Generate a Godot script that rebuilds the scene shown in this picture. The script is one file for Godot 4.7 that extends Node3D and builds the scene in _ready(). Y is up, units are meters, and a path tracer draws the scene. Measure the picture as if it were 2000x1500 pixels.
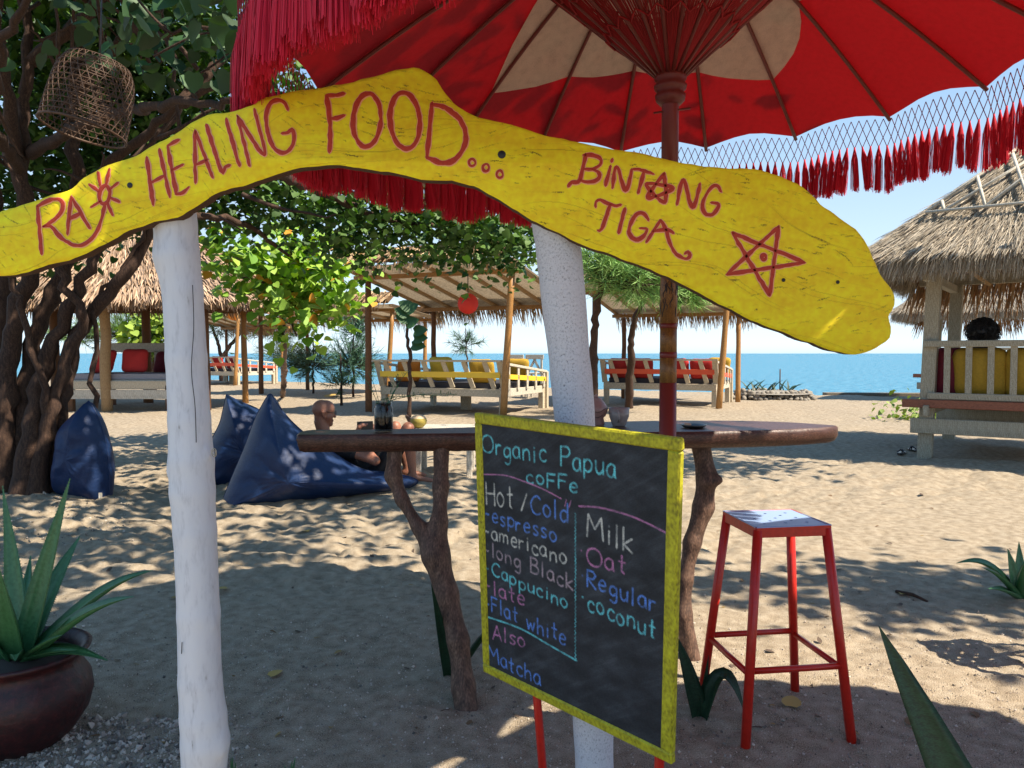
extends Node3D
# A beach cafe seen past its sign: x right, y up, the view runs towards -z. Units are metres.
const EYE := 1.38
const PITCH := 0.03998
var M := {}
var R := RandomNumberGenerator.new()
var taken := {}
var wave := FastNoiseLite.new()

func _ready():
	R.seed = 7
	wave.seed = 3; wave.frequency = 1.0; wave.fractal_octaves = 3
	view_and_light()
	materials()
	setting()
	front_things()
	middle_things()
	far_things()
	greenery()
	small_things()

func view_and_light():
	var cam := Camera3D.new(); cam.name = "camera"; add_child(cam)
	cam.position = Vector3(0, EYE, 0); cam.rotation.x = -PITCH
	cam.fov = 53.13; cam.near = 0.05; cam.far = 9000.0; cam.current = true
	var sky := ProceduralSkyMaterial.new()
	sky.sky_top_color = Color(0.4, 0.59, 0.8); sky.sky_horizon_color = Color(0.88, 0.96, 1.0)
	sky.sky_curve = 0.17; sky.ground_horizon_color = Color(0.62, 0.7, 0.72); sky.ground_bottom_color = Color(0.45, 0.4, 0.33)
	sky.sky_energy_multiplier = 0.85
	var env := Environment.new()
	env.background_mode = Environment.BG_SKY
	env.sky = Sky.new(); env.sky.sky_material = sky
	env.tonemap_mode = Environment.TONE_MAPPER_LINEAR
	env.tonemap_exposure = 2.0
	env.sdfgi_enabled = true; env.ssao_enabled = true; env.ssil_enabled = true
	var we := WorldEnvironment.new(); we.name = "environment"; we.environment = env; add_child(we)
	var sun := DirectionalLight3D.new(); sun.name = "sun"; add_child(sun)
	sun.light_energy = 1.6; sun.light_color = Color(1.0, 0.95, 0.87); sun.light_angular_distance = 0.5
	sun.shadow_enabled = true
	sun.look_at_from_position(Vector3(6, 9, 4), Vector3(6, 9, 4) + Vector3(-0.56, -0.788, -0.253))

# ---------------------------------------------------------------- placing and naming
func at(px, py, d) -> Vector3:      # the point d metres ahead that a sight line of the survey photograph passes through
	var x = (px - 1000.0) / 1500.0
	var y = (750.0 - py) / 1500.0
	var c = cos(PITCH)
	var s = sin(PITCH)
	return Vector3(0, EYE, 0) + Vector3(x, y * c - s, -(y * s + c)) * (d / (y * s + c))
func gr(px, py, gy = 0.0) -> Vector3:
	var v = at(px, py, 1.0) - Vector3(0, EYE, 0)
	return Vector3(0, EYE, 0) + v * ((gy - EYE) / v.y)
func free_name(called) -> String:
	if not taken.has(called):
		taken[called] = 0
		return called
	taken[called] += 1
	return "%s_%03d" % [called, taken[called]]
func tag(o, label, category = "", group = "", kind = ""):
	if label: o.set_meta("label", label)
	if category: o.set_meta("category", category)
	if group: o.set_meta("group", group)
	if kind: o.set_meta("kind", kind)
	return o
func thing(called, label, category, where = Vector3.ZERO, turn = 0.0, group = ""):
	var o := Node3D.new(); o.name = free_name(called); add_child(o)
	o.position = where; o.rotation.y = turn
	return tag(o, label, category, group)
func world_of(o) -> Transform3D:
	var t := Transform3D.IDENTITY
	while o != null and o != self:
		t = o.transform * t
		o = o.get_parent()
	return t
func put(mesh, called, mat, parent = null, in_world = true):
	var o := MeshInstance3D.new(); o.mesh = mesh
	o.material_override = mat
	if parent == null:
		o.name = free_name(called); add_child(o)
	else:
		o.name = called; parent.add_child(o, true)
		if in_world: o.transform = world_of(parent).affine_inverse()
	return o
func part(st, called, mat, parent = null, in_world = false):
	st.generate_normals()
	return put(st.commit(), called, mat, parent, in_world)
func copies(mesh, called, mat, parent, frames, colors = [], in_world = true):
	var mm := MultiMesh.new(); mm.transform_format = MultiMesh.TRANSFORM_3D
	mm.use_colors = colors.size() > 0
	mm.mesh = mesh; mm.instance_count = frames.size()
	for i in frames.size():
		mm.set_instance_transform(i, frames[i])
		if colors.size() > 0: mm.set_instance_color(i, colors[i])
	var o := MultiMeshInstance3D.new(); o.multimesh = mm; o.material_override = mat
	if parent == null:
		o.name = free_name(called); add_child(o)
	else:
		o.name = called; parent.add_child(o, true)
		if in_world: o.transform = world_of(parent).affine_inverse()
	o.set_meta("kind", "stuff")
	return o
func dup(o, where, turn, label, group = ""):
	var c = o.duplicate()
	var base_name = String(o.name)
	c.name = free_name(base_name); add_child(c)
	c.position = where; c.rotation.y = turn
	return tag(c, label, "", group)

# ---------------------------------------------------------------- shapes
func new_st(smooth = true) -> SurfaceTool:
	var st := SurfaceTool.new(); st.begin(Mesh.PRIMITIVE_TRIANGLES)
	st.set_smooth_group(0 if smooth else -1)
	return st
func tri(st, a, b, c, out, ua = Vector2.ZERO, ub = Vector2.ZERO, uc = Vector2.ZERO):
	if (a - c).cross(a - b).dot(out) < 0.0:
		var t = b; b = c; c = t
		var u = ub; ub = uc; uc = u
	st.set_uv(ua); st.add_vertex(a)
	st.set_uv(ub); st.add_vertex(b)
	st.set_uv(uc); st.add_vertex(c)
func quad(st, a, b, c, d, out, ua = Vector2(0, 0), ub = Vector2(1, 0), uc = Vector2(1, 1), ud = Vector2(0, 1)):
	tri(st, a, b, c, out, ua, ub, uc)
	tri(st, a, c, d, out, ua, uc, ud)
func tube(st, pts, rad, sides = 8, caps = true, flat = 1.0):
	var n = pts.size()
	var rings = []
	var side = Vector3.ZERO
	var run = 0.0
	var runs = []
	for i in n:
		var dir = (pts[min(i + 1, n - 1)] - pts[max(i - 1, 0)]).normalized()
		if i == 0:
			side = dir.cross(Vector3.UP if abs(dir.y) < 0.9 else Vector3.RIGHT).normalized()
		else:
			side = (side - dir * side.dot(dir)).normalized()
			run += pts[i].distance_to(pts[i - 1])
		runs.append(run)
		var up = side.cross(dir)
		var r = rad[i] if rad is Array else rad
		var ring = []
		for k in sides:
			var a = TAU * k / sides
			ring.append(pts[i] + side * cos(a) * r + up * sin(a) * r * flat)
		rings.append(ring)
	for i in n - 1:
		var r0 = (rad[i] if rad is Array else rad)
		for k in sides:
			var k2 = (k + 1) % sides
			var u0 = float(k) / sides
			var u1 = float(k + 1) / sides
			quad(st, rings[i][k], rings[i][k2], rings[i + 1][k2], rings[i + 1][k], rings[i][k] + rings[i][k2] - pts[i] * 2.0 + (rings[i+1][k] - pts[i+1]), Vector2(u0, runs[i]), Vector2(u1, runs[i]), Vector2(u1, runs[i + 1]), Vector2(u0, runs[i + 1]))
	if caps:
		for e in [0, n - 1]:
			var out = (pts[0] - pts[1]) if e == 0 else (pts[n - 1] - pts[n - 2])
			for k in range(1, sides - 1):
				tri(st, rings[e][0], rings[e][k], rings[e][k + 1], out, Vector2(0, runs[e]), Vector2(0.1, runs[e]), Vector2(0.1, runs[e] + 0.05))
func box(st, c, size, basis = Basis.IDENTITY, bevel = -1.0):
	var h = size * 0.5
	var b = bevel if bevel >= 0.0 else min(0.008, min(h.x, min(h.y, h.z)) * 0.25)
	var vs = []
	for ax in 3:
		for s in [-1.0, 1.0]:
			var u = (ax + 1) % 3
			var v = (ax + 2) % 3
			var f = []
			for q in [[-1.0, -1.0], [1.0, -1.0], [1.0, 1.0], [-1.0, 1.0]]:
				var p = Vector3.ZERO
				p[ax] = s * h[ax]; p[u] = q[0] * (h[u] - b); p[v] = q[1] * (h[v] - b)
				f.append(p)
			vs.append(f)
	for f in vs:
		var out = (f[0] + f[2]) * 0.5
		quad(st, c + basis * f[0], c + basis * f[1], c + basis * f[2], c + basis * f[3], basis * out)
	if b > 0.0:
		for ax in 3:
			var u = (ax + 1) % 3
			var v = (ax + 2) % 3
			for s in [-1.0, 1.0]:
				for t in [-1.0, 1.0]:
					var p = []
					for e in [[-1.0, 0], [1.0, 0], [1.0, 1], [-1.0, 1]]:
						var w = Vector3.ZERO
						w[ax] = e[0] * (h[ax] - b)
						w[u] = s * (h[u] if e[1] == 0 else h[u] - b)
						w[v] = t * (h[v] - b if e[1] == 0 else h[v])
						p.append(w)
					var out = Vector3.ZERO
					out[u] = s; out[v] = t
					quad(st, c + basis * p[0], c + basis * p[1], c + basis * p[2], c + basis * p[3], basis * out)
		for sx in [-1.0, 1.0]:
			for sy in [-1.0, 1.0]:
				for sz in [-1.0, 1.0]:
					var k = Vector3(sx, sy, sz)
					tri(st, c + basis * (k * Vector3(h.x, h.y - b, h.z - b)), c + basis * (k * Vector3(h.x - b, h.y, h.z - b)), c + basis * (k * Vector3(h.x - b, h.y - b, h.z)), basis * k)
func bar(st, a, b, wide, thick, hint = Vector3.UP):     # a squared timber from a to b
	var y = (b - a).normalized()
	var x = hint.cross(y)
	if x.length() < 0.05: x = Vector3.RIGHT.cross(y)
	x = x.normalized()
	var z = x.cross(y)
	box(st, (a + b) * 0.5, Vector3(wide, a.distance_to(b), thick), Basis(x, y, z))
func lathe(st, prof, sides = 24, c = Vector3.ZERO, basis = Basis.IDENTITY):
	for i in prof.size() - 1:
		var p = prof[i]
		var q = prof[i + 1]
		for k in sides:
			var a = TAU * k / sides
			var b = TAU * (k + 1) / sides
			var d0 = Vector3(cos(a), 0, sin(a))
			var d1 = Vector3(cos(b), 0, sin(b))
			var nrm = Vector2(q.y - p.y, -(q.x - p.x))
			var out = (d0 + d1) * 0.5 * nrm.x + Vector3.UP * nrm.y
			quad(st, c + basis * (d0 * p.x + Vector3.UP * p.y), c + basis * (d1 * p.x + Vector3.UP * p.y), c + basis * (d1 * q.x + Vector3.UP * q.y), c + basis * (d0 * q.x + Vector3.UP * q.y), basis * out, Vector2(float(k) / sides, p.y), Vector2(float(k + 1) / sides, p.y), Vector2(float(k + 1) / sides, q.y), Vector2(float(k) / sides, q.y))
func ball(st, c, r, basis = Basis.IDENTITY, n = 10):
	for i in n:
		for k in n * 2:
			var p = []
			for e in [[0, 0], [0, 1], [1, 1], [1, 0]]:
				var th = PI * (i + e[0]) / n
				var ph = TAU * (k + e[1]) / (n * 2)
				p.append(basis * Vector3(sin(th) * cos(ph) * r.x, cos(th) * r.y, sin(th) * sin(ph) * r.z))
			quad(st, c + p[0], c + p[1], c + p[2], c + p[3], p[0] + p[1] + p[2] + p[3])
func smooth_line(pts, step):         # Catmull-Rom through the points
	var out = []
	for i in pts.size() - 1:
		var p0 = pts[max(i - 1, 0)]
		var p1 = pts[i]
		var p2 = pts[i + 1]
		var p3 = pts[min(i + 2, pts.size() - 1)]
		var n = max(1, int(ceil(p1.distance_to(p2) / step)))
		for k in n:
			out.append(p1.cubic_interpolate(p2, p0, p3, float(k) / n))
	out.append(pts[-1])
	return out
func pillow(st, outline, c, thick, axis, rings = 9, seed_at = 0.0, crease = 0.02):    # a stuffed bag: outline is the seam, it bulges along axis
	var n = outline.size()
	for s in [-1.0, 1.0]:
		var prev = []
		for j in rings + 1:
			var f = 1.0 - float(j) / rings
			f = pow(f, 0.75)
			var ring = []
			for k in n:
				var o = outline[k]
				var p = c + (o - c) * f
				var t = thick * pow(1.0 - pow(f, 2.2), 0.6)
				var along = wave.get_noise_2d(p.x * 0.8 + seed_at, p.y * 0.8) * 3.0
				var fold = wave.get_noise_3d(p.x * 1.3 + seed_at, p.y * 1.6, s * 5.0) * crease * 2.5 + abs(wave.get_noise_3d((p.x * 0.5 + p.y) * 4.0 + along, (p.x - p.y * 0.5) * 0.9, seed_at)) * crease * -1.3
				ring.append(p + axis * s * max(0.0, t + fold * (1.0 - f * f)))
			if j > 0:
				for k in n:
					var k2 = (k + 1) % n
					quad(st, prev[k], prev[k2], ring[k2], ring[k], axis * s * 1.0 + (prev[k] - c) * 0.05)
			prev = ring
func cushion(parent, called, mat, c, right, up, w, h, t):
	var o = []
	for q in 32:
		var a = TAU * q / 32
		var e = Vector2(cos(a), sin(a))
		var m = pow(pow(abs(e.x), 5.0) + pow(abs(e.y), 5.0), -0.2)
		e *= m * (1.0 + 0.05 * pow(abs(sin(2.0 * a)), 3.0))
		o.append(c + right * e.x * w * 0.5 + up * e.y * h * 0.5)
	var st = new_st()
	pillow(st, o, c, t * 0.5, right.cross(up).normalized(), 6, c.x * 3.0, 0.015)
	return part(st, called, mat, parent, true)
func blade(st, pts, wide, up, thick, nt = 0):     # a fleshy leaf: pts along it, wide per point, up the side that is cupped
	var n = pts.size()
	var rows = []
	for i in n:
		var dir = (pts[min(i + 1, n - 1)] - pts[max(i - 1, 0)]).normalized()
		var side = dir.cross(up).normalized()
		var u = side.cross(dir).normalized()
		var w = wide[i]
		var t = thick * (w / wide[0] if wide[0] > 0 else 1.0)
		rows.append([pts[i] - side * w + u * w * 0.45, pts[i] - side * w * 0.5 + u * w * 0.08, pts[i], pts[i] + side * w * 0.5 + u * w * 0.08, pts[i] + side * w + u * w * 0.45, pts[i] + side * w * 0.55 - u * t * 0.8, pts[i] - u * t * 1.2, pts[i] - side * w * 0.55 - u * t * 0.8, u, side])
	for i in n - 1:
		for k in 8:
			var k2 = (k + 1) % 8
			var out = rows[i][8] if k < 4 else -rows[i][8]
			quad(st, rows[i][k], rows[i][k2], rows[i + 1][k2], rows[i + 1][k], out, Vector2(k / 8.0, float(i) / n), Vector2((k + 1) / 8.0, float(i) / n), Vector2((k + 1) / 8.0, float(i + 1) / n), Vector2(k / 8.0, float(i + 1) / n))
	if nt > 0:        # teeth along both edges
		for i in n - 1:
			for q in nt:
				var f = (q + 0.5) / nt
				for e in [0, 4]:
					var p = rows[i][e].lerp(rows[i + 1][e], f)
					var w = lerp(wide[i], wide[i + 1], f)
					var dr = (rows[i + 1][e] - rows[i][e]).normalized()
					var s = rows[i][9] * (-1.0 if e == 0 else 1.0)
					tri(st, p - dr * 0.002, p + dr * 0.003, p + s * (0.003 + w * 0.06) + dr * 0.004, rows[i][8])

# a body as one skin: capsules joined softly, meshed as surface nets
func flesh(st, bones, cell, soft):
	var lo = Vector3.ONE * 1e9
	var hi = -lo
	for b in bones:
		var m = max(b[2], b[3]) + soft * 4.0
		for p in [b[0], b[1]]:
			lo = lo.min(p - Vector3.ONE * m)
			hi = hi.max(p + Vector3.ONE * m)
	var nx = int((hi.x - lo.x) / cell) + 3
	var ny = int((hi.y - lo.y) / cell) + 3
	var nz = int((hi.z - lo.z) / cell) + 3
	var F := PackedFloat32Array(); F.resize(nx * ny * nz)
	for b in bones:
		var m = max(b[2], b[3]) + soft * 4.0
		var l = (b[0].min(b[1]) - Vector3.ONE * m - lo) / cell
		var h = (b[0].max(b[1]) + Vector3.ONE * m - lo) / cell
		var ab: Vector3 = b[1] - b[0]
		var a: Vector3 = b[0]
		var q: float = max(ab.length_squared(), 1e-9)
		for z in range(max(0, int(l.z)), min(nz, int(h.z) + 2)):
			for y in range(max(0, int(l.y)), min(ny, int(h.y) + 2)):
				var row = (z * ny + y) * nx
				for x in range(max(0, int(l.x)), min(nx, int(h.x) + 2)):
					var p := Vector3(lo.x + x * cell, lo.y + y * cell, lo.z + z * cell)
					var t: float = clamp((p - a).dot(ab) / q, 0.0, 1.0)
					var d: float = p.distance_to(a + ab * t) - lerpf(b[2], b[3], t)
					if d < soft * 5.0: F[row + x] += exp(-d / soft)
	var at_cell := {}
	var off = [0, 1, nx, nx + 1, nx * ny, nx * ny + 1, nx * ny + nx, nx * ny + nx + 1]
	var pos = [Vector3(0,0,0), Vector3(1,0,0), Vector3(0,1,0), Vector3(1,1,0), Vector3(0,0,1), Vector3(1,0,1), Vector3(0,1,1), Vector3(1,1,1)]
	var edges = [[0,1],[2,3],[4,5],[6,7],[0,2],[1,3],[4,6],[5,7],[0,4],[1,5],[2,6],[3,7]]
	for z in nz - 1:
		for y in ny - 1:
			for x in nx - 1:
				var i = (z * ny + y) * nx + x
				var s = 0
				for k in 8:
					if F[i + off[k]] > 1.0: s += 1
				if s == 0 or s == 8: continue
				var sum = Vector3.ZERO
				var cnt = 0
				for e in edges:
					var fa = F[i + off[e[0]]]
					var fb = F[i + off[e[1]]]
					if (fa > 1.0) != (fb > 1.0):
						var da = log(max(fa, 1e-6))
						var db = log(max(fb, 1e-6))
						sum += pos[e[0]].lerp(pos[e[1]], da / (da - db))
						cnt += 1
				at_cell[i] = lo + (Vector3(x, y, z) + sum / cnt) * cell
	var step = [1, nx, nx * ny]
	for i in at_cell.keys():
		for ax in 3:
			var fa = F[i]
			var fb = F[i + step[ax]]
			if (fa > 1.0) == (fb > 1.0): continue
			var u = step[(ax + 1) % 3]
			var v = step[(ax + 2) % 3]
			if at_cell.has(i - u) and at_cell.has(i - v) and at_cell.has(i - u - v):
				var q = [at_cell[i], at_cell[i - v], at_cell[i - u - v], at_cell[i - u]]
				if fa <= 1.0: q.reverse()
				for k in [0, 1, 2, 0, 2, 3]:
					st.set_uv(Vector2.ZERO); st.add_vertex(q[k])

# ---------------------------------------------------------------- computed surfaces
func noise_image(size, freq, seed_at, octaves = 4, kind = FastNoiseLite.TYPE_SIMPLEX_SMOOTH):
	var n := FastNoiseLite.new(); n.seed = seed_at; n.frequency = freq; n.noise_type = kind; n.fractal_octaves = octaves
	return n.get_seamless_image(size, size, false, false, 0.12, true)
func colored(layers, stops, size = 512):       # layers: [[image, weight]...], stops: [[t, Color]...] -> texture
	var g := Gradient.new(); g.offsets = PackedFloat32Array(); g.colors = PackedColorArray()
	var offs := PackedFloat32Array()
	var cols := PackedColorArray()
	for s in stops:
		offs.append(s[0]); cols.append(s[1])
	g.offsets = offs; g.colors = cols
	var lut := PackedByteArray(); lut.resize(768)
	for i in 256:
		var c = g.sample(i / 255.0)
		lut[i * 3] = c.r8; lut[i * 3 + 1] = c.g8; lut[i * 3 + 2] = c.b8
	var out := PackedByteArray(); out.resize(size * size * 3)
	var d0: PackedByteArray = layers[0][0].get_data()
	var d1: PackedByteArray = layers[1][0].get_data() if layers.size() > 1 else d0
	var w0: float = layers[0][1]
	var w1: float = layers[1][1] if layers.size() > 1 else 0.0
	for i in size * size:
		var v := int(clampf(127.5 + (d0[i] - 127.5) * w0 + (d1[i] - 127.5) * w1, 0.0, 255.0)) * 3
		out[i * 3] = lut[v]; out[i * 3 + 1] = lut[v + 1]; out[i * 3 + 2] = lut[v + 2]
	var im = Image.create_from_data(size, size, false, Image.FORMAT_RGB8, out)
	im.generate_mipmaps()
	return ImageTexture.create_from_image(im)
func bumps(image, depth):
	var im = image.duplicate()
	im.convert(Image.FORMAT_RGBA8)
	im.bump_map_to_normal_map(depth)
	return ImageTexture.create_from_image(im)
func lin(r, g, b) -> Color:
	return Color(r, g, b).linear_to_srgb()
func mat(name_in, color, rough = 0.8, tex = null, ntex = null, scale = Vector3.ONE, nscale = 1.0, world = false):
	var m := StandardMaterial3D.new()
	m.albedo_color = color; m.roughness = rough
	if tex:
		m.albedo_texture = tex
	if ntex:
		m.normal_enabled = true; m.normal_texture = ntex; m.normal_scale = nscale
	if tex or ntex:
		m.uv1_triplanar = true; m.uv1_world_triplanar = world; m.uv1_scale = scale
	m.resource_name = name_in
	M[name_in] = m
	return m
func tinted(name_in, rough = 0.8):        # colour comes with each copy
	var m := StandardMaterial3D.new(); m.vertex_color_use_as_albedo = true; m.roughness = rough
	m.cull_mode = BaseMaterial3D.CULL_DISABLED
	M[name_in] = m
	return m

func materials():
	var fine = noise_image(512, 0.09, 11, 3)
	var mid = noise_image(512, 0.02, 12, 4)
	var grain = noise_image(512, 0.35, 13, 2)
	var cells = noise_image(512, 0.06, 14, 1, FastNoiseLite.TYPE_CELLULAR)
	var nb_fine = bumps(fine, 5.0)
	var nb_grain = bumps(grain, 4.0)
	var nb_mid = bumps(mid, 6.0)
	var sand_t = colored([[grain, 0.95], [mid, 0.4]], [[0.0, Color(0.25, 0.205, 0.155)], [0.25, Color(0.52, 0.45, 0.36)], [0.5, Color(0.665, 0.605, 0.52)], [0.75, Color(0.735, 0.675, 0.595)], [1.0, Color(0.93, 0.88, 0.79)]])
	mat("sand", Color(0.93, 0.93, 0.92), 0.95, sand_t, nb_grain, Vector3.ONE * 1.05, 0.9, true)
	var wood_t = colored([[fine, 0.9], [mid, 0.5]], [[0.0, Color(0.35, 0.27, 0.2)], [0.45, Color(0.7, 0.6, 0.48)], [1.0, Color(0.92, 0.85, 0.72)]])
	var gray_t = colored([[fine, 0.9], [mid, 0.5]], [[0.0, Color(0.45, 0.42, 0.38)], [0.5, Color(0.84, 0.81, 0.76)], [1.0, Color(1, 1, 1)]])
	var long_grain = Vector3(14, 0.9, 14)
	mat("timber", lin(0.72, 0.62, 0.46), 0.75, wood_t, nb_fine, Vector3(9, 1.2, 9), 0.5)
	mat("pale_timber", lin(0.8, 0.73, 0.6), 0.7, gray_t, nb_fine, Vector3(9, 1.2, 9), 0.4)
	mat("brown_post", lin(0.34, 0.2, 0.12), 0.8, wood_t, nb_fine, Vector3(9, 1.2, 9), 0.5)
	mat("bamboo", lin(0.75, 0.5, 0.22), 0.5, wood_t, nb_fine, Vector3(9, 0.8, 9), 0.3)
	mat("weathered", lin(0.6, 0.57, 0.48), 0.8, gray_t, nb_fine, Vector3(9, 1.0, 9), 0.5)
	mat("white_paint", lin(0.8, 0.78, 0.72), 0.6, gray_t, nb_fine, Vector3(5, 1, 5), 0.2)
	mat("yellow_paint", lin(0.85, 0.55, 0.04), 0.5)
	mat("red_rail", lin(0.72, 0.09, 0.03), 0.5)
	mat("red_board", lin(0.42, 0.15, 0.09), 0.6, gray_t, nb_fine, Vector3(2, 6, 6), 0.3)
	var slab_t = colored([[fine, 1.1], [mid, 0.5]], [[0.0, Color(0.1, 0.06, 0.05)], [0.4, Color(0.3, 0.19, 0.15)], [0.7, Color(0.45, 0.32, 0.26)], [1.0, Color(0.62, 0.5, 0.42)]])
	mat("slab_wood", Color(0.85, 0.8, 0.78), 0.42, slab_t, nb_fine, Vector3(1.1, 13, 9), 0.5)
	var trunk_t = colored([[fine, 0.8], [mid, 0.7]], [[0.0, Color(0.14, 0.1, 0.08)], [0.5, Color(0.36, 0.29, 0.25)], [1.0, Color(0.58, 0.5, 0.44)]])
	mat("bark", Color(0.74, 0.66, 0.6), 0.9, trunk_t, nb_fine, Vector3(5, 1.4, 5), 1.2)
	mat("smooth_bark", Color(1.0, 0.92, 0.86), 0.7, trunk_t, nb_mid, Vector3(3, 1.1, 3), 0.35)
	var post_t = colored([[fine, 0.35], [mid, 0.9]], [[0.0, Color(0.6, 0.58, 0.56)], [0.07, Color(0.84, 0.84, 0.84)], [0.4, Color(0.93, 0.93, 0.93)], [1.0, Color(0.95, 0.95, 0.94)]])
	mat("white_log", Color(0.9, 0.91, 0.93), 0.55, post_t, nb_mid, Vector3(3.2, 0.8, 3.2), 0.07)
	var speck_t = colored([[fine, 0.9], [grain, 0.75]], [[0.0, Color(0.12, 0.12, 0.13)], [0.1, Color(0.35, 0.35, 0.36)], [0.19, Color(0.84, 0.84, 0.85)], [1.0, Color(0.95, 0.95, 0.95)]])
	mat("speckled_log", Color(0.91, 0.92, 0.94), 0.6, speck_t, nb_fine, Vector3(3.0, 2.2, 3.0), 0.5)
	var cloth = noise_image(512, 0.22, 19, 2)
	var nb_cloth = bumps(cloth, 3.0)
	var red_t = colored([[cloth, 0.45], [mid, 0.4]], [[0.0, Color(0.7, 0.66, 0.66)], [0.5, Color(0.92, 0.9, 0.9)], [1.0, Color(1, 1, 1)]])
	var m = mat("umbrella_cloth", lin(0.5, 0.012, 0.034), 0.85, red_t, nb_cloth, Vector3.ONE * 3.0, 0.3)
	m.backlight_enabled = true; m.backlight = Color(0.55, 0.04, 0.08); m.cull_mode = BaseMaterial3D.CULL_DISABLED
	m = mat("umbrella_patch", lin(0.8, 0.64, 0.52), 0.85, red_t, nb_mid, Vector3.ONE * 1.6, 0.5)
	m.backlight_enabled = true; m.backlight = Color(0.55, 0.4, 0.3); m.cull_mode = BaseMaterial3D.CULL_DISABLED
	mat("umbrella_wood", lin(0.15, 0.022, 0.016), 0.45)
	mat("pole_red", lin(0.2, 0.028, 0.02), 0.35)
	mat("pole_tan", lin(0.5, 0.3, 0.1), 0.4, wood_t, nb_fine, Vector3(6, 3, 6), 0.2)
	mat("black_paint", lin(0.012, 0.011, 0.012), 0.4)
	m = mat("thread", lin(0.64, 0.006, 0.032), 0.8)
	m.rim_enabled = true; m.rim = 0.4; m.cull_mode = BaseMaterial3D.CULL_DISABLED
	m = mat("dark_thread", lin(0.3, 0.008, 0.012), 0.8); m.cull_mode = BaseMaterial3D.CULL_DISABLED
	mat("net_cord", lin(0.3, 0.02, 0.04), 0.8)
	mat("letter_red", lin(0.56, 0.045, 0.012), 0.6, red_t, nb_fine, Vector3.ONE * 9.0, 0.4)
	mat("letter_highlight", lin(0.85, 0.38, 0.2), 0.6)  # pale colour standing in for light on the groove's lit side
	mat("raw_edge", lin(0.16, 0.085, 0.04), 0.8, wood_t, nb_fine, Vector3(2, 12, 12), 0.6)
	mat("lime_frame", lin(0.62, 0.62, 0.02), 0.6, gray_t, nb_mid, Vector3(2.6, 1.3, 2.6), 0.4)
	mat("red_metal", lin(0.68, 0.024, 0.012), 0.32, red_t, nb_mid, Vector3.ONE * 4.0, 0.1)
	mat("seat_blue", lin(0.3, 0.42, 0.66), 0.3)  # even pale blue for the seat plate and its rolled edge
	var navy_t = colored([[cloth, 0.3], [mid, 0.5]], [[0.0, Color(0.7, 0.72, 0.78)], [1.0, Color(1, 1, 1)]])
	m = mat("navy_cloth", lin(0.003, 0.028, 0.105), 0.55, navy_t, nb_mid, Vector3.ONE * 2.2, 0.55)
	mat("red_cloth", lin(0.62, 0.03, 0.025), 0.85, navy_t, nb_mid, Vector3.ONE * 3.0, 0.4)
	mat("dark_red_cloth", lin(0.22, 0.012, 0.03), 0.85, navy_t, nb_mid, Vector3.ONE * 3.0, 0.4)
	mat("yellow_cloth", lin(0.72, 0.52, 0.05), 0.85, navy_t, nb_mid, Vector3.ONE * 3.0, 0.4)
	mat("mustard_cloth", lin(0.6, 0.36, 0.03), 0.85, navy_t, nb_mid, Vector3.ONE * 3.0, 0.4)
	mat("orange_cloth", lin(0.7, 0.25, 0.03), 0.85, navy_t, nb_mid, Vector3.ONE * 3.0, 0.4)
	mat("gray_cloth", lin(0.35, 0.34, 0.36), 0.9, navy_t, nb_mid, Vector3.ONE * 3.0, 0.3)
	mat("dark_cloth", lin(0.06, 0.06, 0.075), 0.9, navy_t, nb_mid, Vector3.ONE * 3.0, 0.3)
	mat("black_cloth", lin(0.012, 0.012, 0.014), 0.85, navy_t, nb_mid, Vector3.ONE * 5.0, 0.5)
	var skin_t = colored([[fine, 0.4], [mid, 0.5]], [[0.0, Color(0.72, 0.58, 0.54)], [0.5, Color(0.9, 0.83, 0.8)], [1.0, Color(1, 1, 1)]])
	m = mat("skin", lin(0.42, 0.21, 0.135), 0.5, skin_t, nb_fine, Vector3.ONE * 6.0, 0.1)
	m.subsurf_scatter_enabled = true; m.subsurf_scatter_strength = 0.1
	mat("dark_skin", lin(0.2, 0.1, 0.06), 0.5)
	mat("hair", lin(0.012, 0.009, 0.009), 0.5)
	m = mat("tarp", lin(0.8, 0.76, 0.7), 0.7, gray_t, nb_mid, Vector3.ONE * 1.2, 0.4)
	m.backlight_enabled = true; m.backlight = Color(0.6, 0.56, 0.5)
	mat("thatch_base", lin(0.26, 0.18, 0.1), 0.95, wood_t, nb_fine, Vector3(6, 2, 6), 1.0)
	tinted("straw", 0.85)
	m = tinted("leaf", 0.62)
	m.backlight_enabled = true; m.backlight = Color(0.6, 0.7, 0.09)
	m = tinted("needle", 0.7)
	m.backlight_enabled = true; m.backlight = Color(0.2, 0.26, 0.05)
	tinted("stone", 0.9)
	var aloe_t = colored([[fine, 0.35], [mid, 0.8]], [[0.0, Color(0.62, 0.72, 0.6)], [0.6, Color(0.9, 0.95, 0.9)], [1.0, Color(1, 1, 0.95)]])
	mat("aloe", lin(0.075, 0.2, 0.085), 0.4, aloe_t, nb_mid, Vector3.ONE * 5.0, 0.25)
	var snake_t = colored([[fine, 0.8], [mid, 0.5]], [[0.0, Color(0.35, 0.45, 0.4)], [0.45, Color(0.62, 0.72, 0.6)], [0.6, Color(0.9, 0.96, 0.86)], [1.0, Color(1, 1, 0.95)]])
	mat("snake_plant", lin(0.018, 0.065, 0.034), 0.5, snake_t, nb_mid, Vector3(3, 9, 3), 0.2)
	var pot_t = colored([[fine, 0.6], [mid, 0.9]], [[0.0, Color(0.08, 0.055, 0.06)], [0.45, Color(0.24, 0.11, 0.11)], [0.75, Color(0.34, 0.13, 0.12)], [1.0, Color(0.45, 0.3, 0.27)]])
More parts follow.
